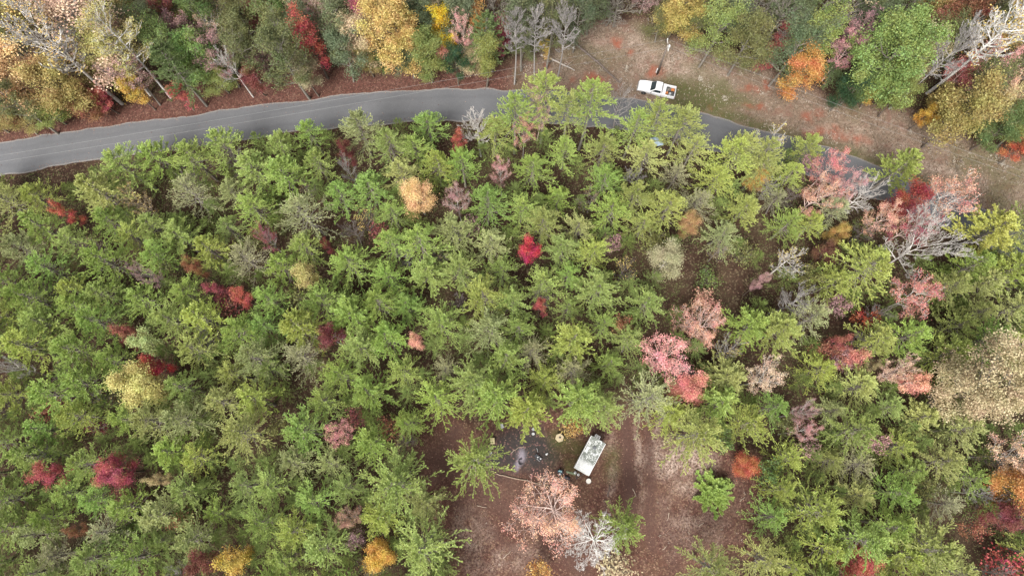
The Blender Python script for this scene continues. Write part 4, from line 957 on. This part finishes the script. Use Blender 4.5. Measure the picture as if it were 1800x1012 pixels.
# front body (cab floor and engine bay); plan-tapered nose
vs = []; prof = [(-.80, .40), (-.80, 1.12), (1.02, 1.12), (2.35, 1.02), (2.76, .90), (2.92, .66), (2.88, .42)]
for s_ in (-1, 1):
    for x, z in prof: vs.append((x, s_*(.98 if x < 1.5 else .98-.10*max(0, (x-1.5)/1.4)**1.5-(.10 if x > 2.8 else 0)), z))
n = len(prof); fs = [tuple(range(n)), tuple(range(2*n-1, n-1, -1))]+[(i, i+n, (i+1) % n+n, (i+1) % n) for i in range(n)]
b.add(vs, fs); body = b.build('body', WHITE, tk, bevel=.07)
h = MB(); h.add([(1.12, -.72, 1.13), (2.45, -.62, 1.03), (2.45, .62, 1.03), (1.12, .72, 1.13), (1.12, -.72, 1.175), (2.4, -.58, 1.075), (2.4, .58, 1.075), (1.12, .72, 1.175)], [(3, 2, 1, 0), (4, 5, 6, 7), (0, 1, 5, 4), (1, 2, 6, 5), (2, 3, 7, 6), (3, 0, 4, 7)]); h.build('hood', WHITE, tk, bevel=.03)
c = MB(); c.add([(-.82, -.90, 1.125), (.95, -.90, 1.125), (.95, .90, 1.125), (-.82, .90, 1.125), (-.70, -.74, 1.80), (.22, -.74, 1.82), (.22, .74, 1.82), (-.70, .74, 1.80)], [(3, 2, 1, 0), (4, 5, 6, 7), (0, 1, 5, 4), (1, 2, 6, 5), (2, 3, 7, 6), (3, 0, 4, 7)]); cab = c.build('cab', WHITE, tk, bevel=.06)
w = MB(); w.add([(.945, -.78, 1.17), (.945, .78, 1.17), (.29, .68, 1.775), (.29, -.68, 1.775), (.985, -.78, 1.19), (.985, .78, 1.19), (.32, .68, 1.80), (.32, -.68, 1.80)], [(0, 1, 2, 3), (7, 6, 5, 4), (0, 4, 5, 1), (1, 5, 6, 2), (2, 6, 7, 3), (3, 7, 4, 0)]); w.build('windshield', GLASS, tk)
w = MB(); w.box((-.785, 0, 1.50), (.03, 1.30, .36)); w.build('rear_window', GLASS, tk)
for s_ in (-1, 1):
    w = MB(); w.add([(-.66, s_*.885, 1.22), (.76, s_*.885, 1.22), (.28, s_*.79, 1.68), (-.60, s_*.79, 1.68), (-.66, s_*.90, 1.22), (.76, s_*.90, 1.22), (.28, s_*.80, 1.70), (-.60, s_*.80, 1.70)], [(0, 1, 2, 3), (7, 6, 5, 4), (0, 4, 5, 1), (1, 5, 6, 2), (2, 6, 7, 3), (3, 7, 4, 0)]); w.build('side_window', GLASS, tk)
    w = MB(); w.box((.80, s_*1.08, 1.22), (.12, .20, .18)); w.build('mirror', BLACK, tk, bevel=.03)
    w = MB(); w.box((2.78, s_*.70, .80), (.16, .30, .16)); w.build('headlight', LAMP, tk, bevel=.03)
    w = MB(); w.box((-2.93, s_*.90, .90), (.05, .14, .34)); w.build('tail_light', REDL, tk, bevel=.01)
bd = MB()
for s_ in (-1, 1): bd.box((-1.87, s_*.91, .81), (2.06, .14, .62))
bd.box((-1.87, 0, .55), (2.02, 1.66, .10)); bd.box((-.87, 0, .83), (.08, 1.68, .58)); bd.build('bed', WHITE, tk, bevel=.03)
f = MB(); f.box((-1.98, 0, .625), (1.70, 1.62, .04)); f.build('bed_liner', plain('worn_liner', (.12, .12, .12), .7, .3, 9), tk)
tg = MB(); tg.box((-2.86, 0, .84), (.09, 1.62, .56)); tg.build('tailgate', WHITE, tk, bevel=.02)
tb = MB(); tb.box((-1.16, 0, 1.14), (.48, 1.90, .12)); tb.box((-1.16, 0, .90), (.42, 1.60, .36)); tb.build('toolbox', WHITE, tk, bevel=.02)
bp = MB(); bp.box((2.93, 0, .52), (.14, 1.72, .22)); bp.box((-2.99, 0, .50), (.14, 1.80, .16)); bp.build('bumper', STEEL, tk, bevel=.03)
for x in (1.85, -1.80):
    for s_ in (-1, 1):
        M = Matrix.Translation((x, s_*.84, .38)) @ Matrix.Rotation(PI/2, 4, 'X')
        q = MB(); q.lathe([(.26, -.13), (.36, -.13), (.39, -.09), (.39, .09), (.36, .13), (.26, .13)], 24, M=M); wh = q.build('wheel', RUB, tk)
        q = MB(); q.lathe([(.05, -.135), (.25, -.11), (.25, .11), (.05, .135)], 16, M=M); q.build('rim', STEEL, wh)
# cargo resting in the bed
Mt = Matrix.Translation(tk.location) @ Matrix.Rotation(tk.rotation_euler.z, 4, 'Z') @ Matrix.Scale(sc, 4)
def cargo(name, lx, ly, rz, label, cat):
    e = empty(name, Mt @ Vector((lx, ly, .66)), tk.rotation_euler.z+rz); return tag(e, label, cat)
e = cargo('gas_can', -1.62, .38, .4, 'orange fuel can in the front of the pickup bed', 'fuel can')
q = MB(); q.box((0, 0, .19), (.42, .30, .38), taper=.88); q.build('canister', ORG, e, bevel=.04); q = MB(); q.tube([(-.15, 0, .38), (-.12, 0, .46), (.08, 0, .46), (.12, 0, .38)], .02); q.build('handle', ORG, e); q = MB(); q.lathe([(.04, 0), (.03, .08)], 10, (.15, 0, .38)); q.build('cap', BLACK, e)
e = cargo('bucket', -2.12, .45, 0, 'round white bucket in the pickup bed', 'bucket')
q = MB(); q.lathe([(.15, 0), (.18, .36), (.165, .36), (.14, .03)], 18); q.build('pail', WPL, e); q = MB(); q.tube([(-.18, 0, .34), (-.1, 0, .44), (.1, 0, .44), (.18, 0, .34)], .01); q.build('handle', STEEL, e)
e = cargo('tool_bag', -2.05, .05, .5, 'black tool bag in the middle of the pickup bed', 'bag')
q = MB(); q.box((0, 0, .13), (.52, .30, .26), taper=.8); q.build('bag_body', BLACK, e, bevel=.05); q = MB(); q.tube([(-.15, 0, .25), (-.1, 0, .36), (.1, 0, .36), (.15, 0, .25)], .018); q.build('handle', BLACK, e)
e = cargo('hand_tool', -1.75, -.2, 1.2, 'light metal loppers lying across the pickup bed', 'tool')
q = MB(); q.tube([(-.45, -.08, .08), (.1, 0, .10)], .022); q.tube([(-.45, .10, .08), (.1, .01, .12)], .022); q.build('handle', WOODG, e); q = MB(); q.box((.22, 0, .11), (.26, .08, .03)); q.build('blade', STEEL, e, bevel=.01)
e = cargo('storage_crate', -2.45, -.42, .2, 'orange and tan crate near the pickup tailgate', 'crate')
q = MB()
for s_ in (-1, 1): q.box((0, s_*.17, .12), (.46, .03, .24)); q.box((s_*.215, 0, .12), (.03, .312, .24))
q.box((0, 0, .02), (.40, .31, .03)); q.build('crate_walls', ORG, e)
e = cargo('cord_coil', -2.48, .1, 0, 'dark coiled cord beside the crate in the pickup bed', 'cord')
q = MB(); q.tube([(math.cos(i*.5)*(.16+.002*i), math.sin(i*.5)*(.16+.002*i), .03+.0025*i) for i in range(50)], .018, 6); q.build('coil', BLACK, e)

# ------------------------------------------------------------------ trailer: +x towards the hitch
A, B_ = at(1035, 772, 2.55), at(1022.5, 828.5, 2.55)
tr = empty('camper_trailer', (0, 0, 0)); tag(tr, 'small white camper trailer with algae stained roof beside the campsite', 'trailer')
c0 = at((1009.5+1035+1066.5+1038)/4, (821+836+778+766)/4, 2.55); dvec = (at(1022.2, 828.5, 2.55)-at(1052.2, 772, 2.55)); TL = dvec.length; wv = (at(1009.5, 821, 2.55)-at(1035, 836, 2.55)).length
tr.location = (c0.x, c0.y, gz(c0.x, c0.y)); tr.rotation_euler = (0, 0, math.atan2(dvec.y, dvec.x))
def roof_mat():
    t = NT('stained_roof'); co = t.coord(); n = t.noise(co, 2.6, 8, .78); n2 = t.noise(co, 9, 6, .8); n3 = t.noise(co, 1.1, 3)
    s = t.new('ShaderNodeSeparateXYZ'); t.put(s.inputs[0], co)
    m = t.ramp(s.outputs[0], .55, 1.35, 1, .28)
    f = t.math('MULTIPLY', t.ramp(t.math('ADD', t.math('MULTIPLY', n, .55), t.math('MULTIPLY', n2, .5)), .44, .54), m)
    col = t.mix(n3, (.48, .49, .47), (.62, .63, .62)); col = t.mix(t.math('MULTIPLY', f, .9), col, (.055, .065, .05)); t.principled(col, .6, n2, .1, .01, .3); return t.m
SIDE = plain('trailer_siding', (.66, .67, .64), .5, .05, 3, dirt=(.25, .26, .2), dirtscale=1.4, dirtamt=.5)
hx, hy = TL/2, wv/2
q = MB(); q.prism([(-hx+.04, .48), (hx-.22, .48), (hx-.03, .95), (hx-.03, 2.2), (hx-.10, 2.47), (-hx+.04, 2.47)], -hy+.05, hy-.05); q.build('body', SIDE, tr, bevel=.05)
q = MB(); nseg = 10; vs = []
for x in (-hx, hx):
    for i in range(nseg+1): y = -hy+2*hy*i/nseg; vs.append((x, y, 2.55+.09*(1-(y/hy)**2)))
    for i in range(nseg+1): y = hy-2*hy*i/nseg; vs.append((x, y, 2.475))
m = 2*(nseg+1); q.add(vs, [tuple(range(m)), tuple(range(2*m-1, m-1, -1))]+[(i, (i+1) % m, (i+1) % m+m, i+m) for i in range(m)]); q.build('roof', roof_mat(), tr)
q = MB()
for s_ in (-1, 1): q.box((0, s_*(hy-.015), 2.56), (2*hx-.1, .05, .04))
q.box((hx-.5, 0, 2.645), (.05, 2*hy-.3, .02)); q.build('roof_trim', WHITE, tr)
DKG = plain('vent_grey', (.09, .095, .10), .5)
q = MB(); q.box((-hx+1.15, .02, 2.69), (.40, .40, .12), taper=.85); q.build('roof_vent', DKG, tr, bevel=.02)
q = MB(); q.box((-hx+1.75, -hy+.34, 2.66), (.75, .32, .10), taper=.9); q.build('skylight', WPL, tr, bevel=.02)
q = MB(); q.box((-.35, .35, 2.69), (.32, .30, .08), taper=.9); q.build('roof_vent', GREYM, tr, bevel=.02)
for s_ in (-1, 1):
    for x in (-.9, .7):
        w_ = MB(); w_.box((x, s_*(hy-.045), 1.75), (.75, .03, .5)); w_ = w_.build('window', GLASS, tr)
        fr = MB(); fr.box((x, s_*(hy-.04), 2.02), (.83, .04, .04)); fr.box((x, s_*(hy-.04), 1.48), (.83, .04, .04)); fr.build('frame', STEEL, w_)
    M = Matrix.Translation((-.15, s_*(hy-.10), .34)) @ Matrix.Rotation(PI/2, 4, 'X'); q = MB(); q.lathe([(.2, -.1), (.33, -.1), (.34, 0), (.33, .1), (.2, .1)], 20, M=M); wh = q.build('wheel', RUB, tr)
    q = MB(); q.lathe([(.04, -.11), (.19, -.09), (.19, .09), (.04, .11)], 14, M=M); q.build('rim', STEEL, wh)
q = MB(); q.box((hx*.15, hy-.04, 1.3), (.62, .03, 1.6)); dr_ = q.build('door', WPL, tr); q = MB(); q.box((hx*.15+.22, hy-.01, 1.25), (.1, .04, .04)); q.build('handle', STEEL, dr_)
q = MB(); q.tube([(hx-.05, -.55, .45), (hx+1.0, 0, .45)], .05, 6); q.tube([(hx-.05, .55, .45), (hx+1.0, 0, .45)], .05, 6); q.build('tongue', BLACK, tr)
q = MB()
for y in (-.28, .02, .32):
    q.tube([(-hx+.02, y-.30, 1.0), (-hx-.02, y-.30, 2.60), (-hx-.42, y-.30, 2.62)], .022, 6)
for x in (.1, .25, .4): q.tube([(-hx-x, -.62, 2.62), (-hx-x, .06, 2.62)], .022, 6)
q.build('rear_rack', GREYM, tr)
MT = Matrix.Translation(tr.location) @ Matrix.Rotation(tr.rotation_euler.z, 4, 'Z')
for k, (y, lab) in enumerate(((-.25, 'white gas bottle at the trailer nose, the one nearer the hexagonal top'), (.22, 'white gas bottle at the trailer nose, the one nearer the round tub'))):
    p = MT @ Vector((hx+.42, y-.25, .50)); e = empty('gas_bottle', p); tag(e, lab, 'gas bottle', 'gas bottles on the trailer tongue')
    q = MB(); q.lathe([(.10, 0), (.155, .04), (.165, .12), (.165, .42), (.12, .52), (.04, .56)], 18); q.build('bottle', WPL, e, smooth=True); q = MB(); q.lathe([(.09, .55), (.10, .66), (.085, .66), (.08, .55)], 14); q.build('collar', GREYM, e)

# ------------------------------------------------------------------ campsite things
def put(name, u, v, rz, label, cat, z=0.0, group=None, s=1.0):
    p = at(u, v); return tag(empty(name, (p.x, p.y, gz(p.x, p.y)+z), rz, (s, s, s)), label, cat, group)
e = put('hexagonal_table', 983, 769.5, .3, 'hexagonal weathered tan table with dark centre left of the trailer', 'table')
q = MB(); q.lathe([(.56, .66), (.58, .70), (.56, .74)], 6); tp_ = q.build('table_top', TANP, e, bevel=.01)
q = MB()
for i in range(6): q.box((math.cos(i*PI/3)*.27, math.sin(i*PI/3)*.27, .752), (.5, .02, .012), rz=i*PI/3)
q.build('batten', WOODG, e)
q = MB(); q.lathe([(.09, .745), (.12, .80), (.07, .84)], 12, (.05, .03, 0)); q.build('centre_cap', BLACK, e)
for i in range(3):
    q = MB(); q.tube([(math.cos(i*2.09)*.4, math.sin(i*2.09)*.4, 0), (math.cos(i*2.09)*.3, math.sin(i*2.09)*.3, .67)], .035, 6); q.build('leg', WOODG, e)
e = put('round_tub', 1034, 845, 0, 'round whitish tub on bare soil below the trailer', 'tub')
q = MB(); q.lathe([(.24, 0), (.31, .36), (.33, .40), (.29, .40), (.23, .30)], 20); q.build('basin', plain('dirty_white', (.55, .52, .47), .6, .1), e, bevel=.01); q = MB(); q.lathe([(.02, .37), (.285, .36), (.29, .33)], 20); q.build('lid', plain('tub_lid', (.62, .58, .52), .6, .1), e)
# fire area
e = put('fire_ring', 915.5, 811.5, .2, 'charred black curved metal piece on the pale ash patch', 'fire ring')
q = MB()
for i in range(9):
    a = -1.9+i*.42*.9; q.box((math.cos(a+PI)*.30, math.sin(a+PI)*.34, .14), (.06, .18, .28), rz=a+PI)
q.build('ring_wall', BLACK, e); q = MB(); q.tube([(-.1, -.32, .06), (.2, -.22, .07)], .05, 6); q.build('charred_stick', BLACK, e)
e = put('folding_chair', 948, 806, -.75, 'collapsed black folding chair with pale frame right of the ash', 'chair')
q = MB(); q.box((0, 0, .30), (.5, .45, .03)); q.build('seat', BLACK, e, bevel=.01); q = MB(); q.add([(-.26, -.22, .32), (-.26, .22, .32), (-.70, .22, .45), (-.70, -.22, .45), (-.26, -.22, .35), (-.26, .22, .35), (-.70, .22, .48), (-.70, -.22, .48)], [(3, 2, 1, 0), (4, 5, 6, 7), (0, 1, 5, 4), (1, 2, 6, 5), (2, 3, 7, 6), (3, 0, 4, 7)]); q.build('backrest', BLACK, e)
for x, y in ((-.2, -.22), (-.2, .22), (.22, -.22), (.22, .22)):
    q = MB(); q.tube([(x, y, .36), (-x, y, 0)], .018, 6); q.build('leg', WPL, e)
q = MB(); q.box((-.28, 0, .375), (.12, .16, .03)); q.box((.12, .1, .335), (.16, .12, .03)); q.build('cushion_patch', WPL, e)
e = put('plastic_jug', 959, 798.5, .4, 'small white jug lying right of the black chair', 'jug')
q = MB(); q.lathe([(.09, 0), (.11, .05), (.11, .22), (.04, .30), (.035, .34)], 12, M=Matrix.Translation((0, 0, .11)) @ Matrix.Rotation(PI/2, 4, 'Y')); q.build('jug_body', WPL, e, smooth=True); q = MB(); q.tube([(.2, .08, .15), (.28, .10, .2), (.32, .02, .14)], .015, 6); q.build('handle', WPL, e)
e = put('metal_rod', 945.5, 795, 1.75, 'thin grey rod standing beside the black chair', 'rod')
q = MB(); q.tube([(0, 0, 0), (.5, .02, .35)], .025, 6); q.build('shaft', GREYM, e); q = MB(); q.tube([(.5, .02, .35), (.56, .08, .38), (.5, .12, .36)], .02, 6); q.build('hook', GREYM, e)
# heap beside the trailer: each thing on its own
e = put('storage_bin', 984.5, 829.5, .2, 'dark bin with pale blue items on top left of the trailer nose', 'bin')
q = MB(); q.box((0, 0, .22), (.62, .50, .44), taper=1.08); q.build('bin_body', BLACK, e, bevel=.03); q = MB(); q.box((0, 0, .455), (.70, .58, .03)); q.build('rim', BLACK, e)
for k, (du, dv, mt, lab, nm, zz) in enumerate(((-1.2, -2.5, TEAL, 'pale teal jug on the dark bin, upper one', 'jug', .47), (1.6, -1.5, TEAL, 'pale teal jug on the dark bin, right one', 'jug', .47), (-.5, 3.2, WPL, 'white jug on the dark bin nearest the clearing', 'jug', .47))):
    p = at(984.5+du, 829.5+dv, .5); x = empty('water_jug', (p.x, p.y, e.location.z+zz), k*1.1); tag(x, lab, nm, 'jugs on the dark bin')
    q = MB(); q.lathe([(.12, 0), (.14, .04), (.14, .24), (.05, .32)], 12); q.build('jug_body', mt, x, smooth=True); q = MB(); q.lathe([(.045, .30), (.045, .35)], 8); q.build('cap', WPL, x)
e = put('grill', 980, 843.5, .5, 'round dark kettle grill below the dark bin', 'grill')
q = MB(); q.lathe([(.05, .45), (.22, .52), (.29, .66), (.30, .72), (.24, .84), (.06, .90)], 20); q.build('kettle', NAVY, e, smooth=True)
for i in range(3):
    q = MB(); q.tube([(math.cos(i*2.09)*.3, math.sin(i*2.09)*.3, 0), (math.cos(i*2.09)*.15, math.sin(i*2.09)*.15, .5)], .02, 6); q.build('leg', STEEL, e)
q = MB(); q.tube([(-.08, 0, .88), (-.05, 0, .95), (.05, 0, .95), (.08, 0, .88)], .015, 6); q.build('handle', WOODG, e)
e = put('duffel_bag', 996, 839, -.4, 'dark duffel bag between grill and trailer nose', 'bag')
q = MB(); q.lathe([(.05, -.42), (.18, -.38), (.20, 0), (.18, .38), (.05, .42)], 14, M=Matrix.Translation((0, 0, .19)) @ Matrix.Rotation(PI/2, 4, 'Y')); q.build('bag_body', BLACK, e, smooth=True); q = MB(); q.tube([(-.2, .05, .36), (-.1, .1, .46), (.1, .1, .46), (.2, .05, .36)], .02, 6); q.build('strap', NAVY, e)
e = put('plank', 1004, 831, -.25, 'weathered plank on the grass beside the dark bin', 'plank')
q = MB(); q.box((0, 0, .06), (1.3, .24, .05)); q.build('board', plain('mossy_board', (.14, .17, .10), .9), e, bevel=.008); q = MB(); q.box((-.45, 0, .015), (.08, .3, .05)); q.box((.45, 0, .015), (.08, .3, .05)); q.build('batten', WOODG, e)
e = put('wooden_box', 866, 775, .05, 'tan wooden box left of the campsite under a pine', 'box')
q = MB(); q.box((0, 0, .2), (.48, .70, .40)); q.build('box_body', TANP, e, bevel=.01); q = MB(); q.box((0, 0, .42), (.54, .76, .035)); q.build('lid', plain('yellowed_lid', (.50, .43, .24), .7), e, bevel=.008)
def bucket(u, v, lab, mt=WPL, s=1.0, grp='pale buckets around the campsite'):
    e = put('bucket', u, v, rng.uniform(0, 3), lab, 'bucket', group=grp, s=s)
    q = MB(); q.lathe([(.13, 0), (.17, .36), (.155, .36), (.12, .04)], 18); q.build('pail', mt, e); q = MB(); q.tube([(-.17, 0, .34), (-.13, .1, .40), (.13, .1, .40), (.17, 0, .34)], .01, 6); q.build('handle', STEEL, e)
    q = MB(); q.lathe([(.15, .30), (.02, .31)], 16); q.build('contents', GREYM, e)
bucket(864.3, 787, 'grey white bucket just below the tan wooden box', GREYM, 1.2)
bucket(862, 795.5, 'white bucket below the grey one under the lone pine', WPL, 1.2)
bucket(937.5, 754.5, 'white bucket at the pine edge, the upper of two', WPL, 1.1)
bucket(937, 762.5, 'white bucket at the pine edge, the lower of two', WPL, 1.1)
e = put('lawn_chair', 882, 749, .4, 'white plastic chair half under pine branches above the campsite', 'chair')
q = MB(); q.box((0, 0, .42), (.46, .46, .03)); q.build('seat', WPL, e, bevel=.01); q = MB(); q.box((-.24, 0, .66), (.04, .46, .46)); q.build('backrest', WPL, e, bevel=.01)
for x in (-.2, .2):
    for y in (-.2, .2): q = MB(); q.tube([(x, y, .41), (x*1.2, y*1.2, 0)], .025, 6); q.build('leg', WPL, e)
for s_ in (-1, 1): q = MB(); q.box((0, s_*.26, .62), (.42, .05, .03)); q.tube([(.2, s_*.26, .60), (.2, s_*.24, .43)], .02, 6); q.build('armrest', WPL, e)
e = put('tarp', 1153, 252, .2, 'crumpled pale blue tarp between pines below the pickup', 'tarp')
vs = []; fs = []; rr = random.Random(3)
for j in range(9):
    for i in range(9): vs.append(((i-4)*.2+rr.uniform(-.04, .04), (j-4)*.18+rr.uniform(-.04, .04), .5+.25*math.exp(-((i-4)**2+(j-4)**2)/8)+rr.uniform(-.06, .06)))
for j in range(8):
    for i in range(8): fs.append((j*9+i, j*9+i+1, j*9+i+10, j*9+i+9))
q = MB(); q.add(vs, fs); o = q.build('sheet', TARP, e, smooth=True); so = o.modifiers.new('thick', 'SOLIDIFY'); so.thickness = .01
q = MB(); q.box((0, 0, .22), (1.2, 1.0, .42)); q.build('covered_pile', WOODG, e, bevel=.05)
# marker post by the coral tree
e = put('marker_post', 1450, 268, 0, 'short white marker post at the road edge by the coral tree', 'post'); q = MB(); q.lathe([(.05, 0), (.05, 1.0)], 8); q.build('post', WPL, e); q = MB(); q.lathe([(.07, 1.0), (.07, 1.12), (.02, 1.16)], 8); q.build('cap', WPL, e)

# logs and sticks
def log(name, pts_, r0, r1, mat, label, cat='log', z=.0, twigs=0, group=None, seed=1):
    rr = random.Random(seed); P = [at(u, v) for u, v in pts_]; P = [Vector((p.x, p.y, gz(p.x, p.y)+r0*.9+z)) for p in P]; o0 = P[0]
    e = empty(name, o0); Q = []
    for a, b in zip(P[:-1], P[1:]):
        for k in range(4): t = k/4; Q.append(a.lerp(b, t)+Vector((rr.uniform(-.04, .04), rr.uniform(-.04, .04), rr.uniform(0, .03))))
    Q.append(P[-1]); Q = [p-o0 for p in Q]; n_ = len(Q); q = MB(); q.tube(Q, [r0+(r1-r0)*i/(n_-1) for i in range(n_)], 8)
    if twigs:
        q.build('stem', mat, e, smooth=True); q = MB()
        for _ in range(twigs):
            i = rr.randrange(1, n_-1); d = (Q[i+1]-Q[i-1]).normalized(); s = Vector((-d.y, d.x, rr.uniform(.1, .6)))*rr.choice((-1, 1)); s.z = abs(s.z)
            v_ = (d*rr.uniform(.2, .9)+s).normalized(); l = rr.uniform(.5, 1.6); q.tube([Q[i], Q[i]+v_*l*.5+Vector((0, 0, .1)), Q[i]+v_*l], [.035, .025, .012], 5)
        q.build('branches', mat, e)
        tag(e, label, cat, group)
    else:
        me = q.build(name, mat, None, smooth=True); me.location = o0; bpy.data.objects.remove(e); me.name = name; tag(me, label, cat, group); return me
    return e
log('fallen_log', [(1004, 76), (1012, 84), (1030, 97), (1052, 115), (1070, 132), (1089, 149)], .20, .11, LOGD, 'long dark fallen trunk lying diagonally down the slope', twigs=7, seed=4, z=.32)
log('fallen_log', [(950, 102), (970, 108), (990, 118), (1010, 128)], .16, .07, plain('bleached_log', (.36, .32, .28), .9, .2, 5), 'grey fallen branchy trunk left of the long dark one', twigs=12, seed=5, z=.35)
log('landscape_log', [(872, 832), (900, 839), (930, 845), (965, 854)], .08, .07, plain('pale_log', (.24, .18, .13), .9, .2, 6), 'long pale log edging the campsite above the dirt track', seed=6)
log('stick', [(899, 796), (905, 790), (912, 786), (921, 785)], .03, .02, PALEW, 'thin curved stick above the ash patch', 'stick', group='sticks')
STK = [(838, 888, 856, 892, 'pale stick in the middle of the dirt track'), (912, 912, 936, 919, 'long pale stick left of the largest salmon tree'), (884, 980, 898, 968, 'thin stick in the lower leafy clearing'), (1164, 966, 1172, 958, 'short pale stick at the bottom of the right track'),
       (1228, 924, 1237, 918, 'short pale stick left below the bright young pine'), (1208, 810, 1200, 826, 'thin stick in the pale weedy patch'), (1252, 960, 1262, 952, 'thin stick above the bottom olive pine'), (1112, 858, 1118, 872, 'brown stick between the wheel tracks'),
       (818, 928, 826, 931, 'pale chip like stick on the left clearing slope'), (820, 952, 828, 960, 'pale stick low on the left clearing slope'), (1300, 880, 1310, 872, 'thin stick right of the bright young pine'), (1176, 900, 1172, 915, 'upright lying stick in the right track')]
for i, (a, b_, c, d, lab) in enumerate(STK): log('stick', [(a, b_), ((a+c)/2+.8, (b_+d)/2), (c, d)], .045, .02, PALEW, lab, 'stick', group='sticks', seed=20+i)
log('wet_plank', [(1068, 872), (1070, 862), (1072, 852)], .07, .05, LOGD, 'short dark plank at the left track edge', 'plank', seed=50)

# ------------------------------------------------------------------ power pole and lines
PH = 7.0
def pole(x, y, label, ang):
    e = empty('power_pole', (x, y, gz(x, y)-.1), ang); tag(e, label, 'utility pole', 'utility poles of the line')
    q = MB(); q.tube([(0, 0, 0), (0, 0, PH+.9)], [.17, .12], 12); q.build('pole', WOODP, e, smooth=True)
    q = MB(); q.box((0, 0, PH+.35), (.12, 2.0, .12)); q.build('crossarm', plain('crossarm_wood', (.42, .40, .36), .8), e, bevel=.01)
    for y_ in (-.85, .85):
        q = MB(); q.lathe([(.03, 0), (.07, .05), (.04, .09), (.07, .13), (.03, .2)], 10, (0, y_, PH+.41)); q.build('insulator', WPL, e)
    q = MB(); q.lathe([(.14, 0), (.19, .04), (.19, .62), (.12, .70)], 16, (.32, .25, PH-.75)); q.build('transformer', plain('transformer_grey', (.60, .61, .61), .45), e, bevel=.01)
    return e
p0 = at(1155, 131); pole(p0.x, p0.y, 'wooden utility pole with grey transformer above the pickup', 0)
pl_ = at(-330, 330, PH+.6); pr_ = at(2150, 425, PH+.6)
pole(pl_.x, pl_.y, 'utility pole at the far left end of the power lines', 0); pole(pr_.x, pr_.y, 'utility pole at the far right end of the power lines', 0)
WIRE = plain('wire', (.20, .20, .195), .5, .05)
for s_, q_, side, lab in ((-.85, pl_, 'left', 'lower power line running left across the road'), (.85, pl_, 'left', 'upper power line running left across the road'), (-.85, pr_, 'right', 'lower power line running right over the slope'), (.85, pr_, 'right', 'upper power line running right over the slope')):
    A = Vector((p0.x, p0.y+s_*.75, PH+.6)); B_ = Vector((q_.x, q_.y+s_*.5, PH+.6)); P = []
    for i in range(41):
        t = i/40; p = A.lerp(B_, t); p.z -= 4*t*(1-t)*.9; P.append(p-A)
    q = MB(); q.tube(P, .012, 5); o = q.build('power_line', WIRE, None, smooth=True); o.location = A; tag(o, lab, 'power line', 'power lines')
e = put('ground_marker', 1154.5, 128, 0, 'white cylindrical meter box at the pole foot', 'meter box'); q = MB(); q.lathe([(.16, 0), (.18, .05), (.18, .9), (.10, 1.0)], 14, (0, 0, 0)); q.build('housing', WPL, e, bevel=.01); q = MB(); q.box((.17, 0, .6), (.05, .16, .2)); q.build('panel', GREYM, e)
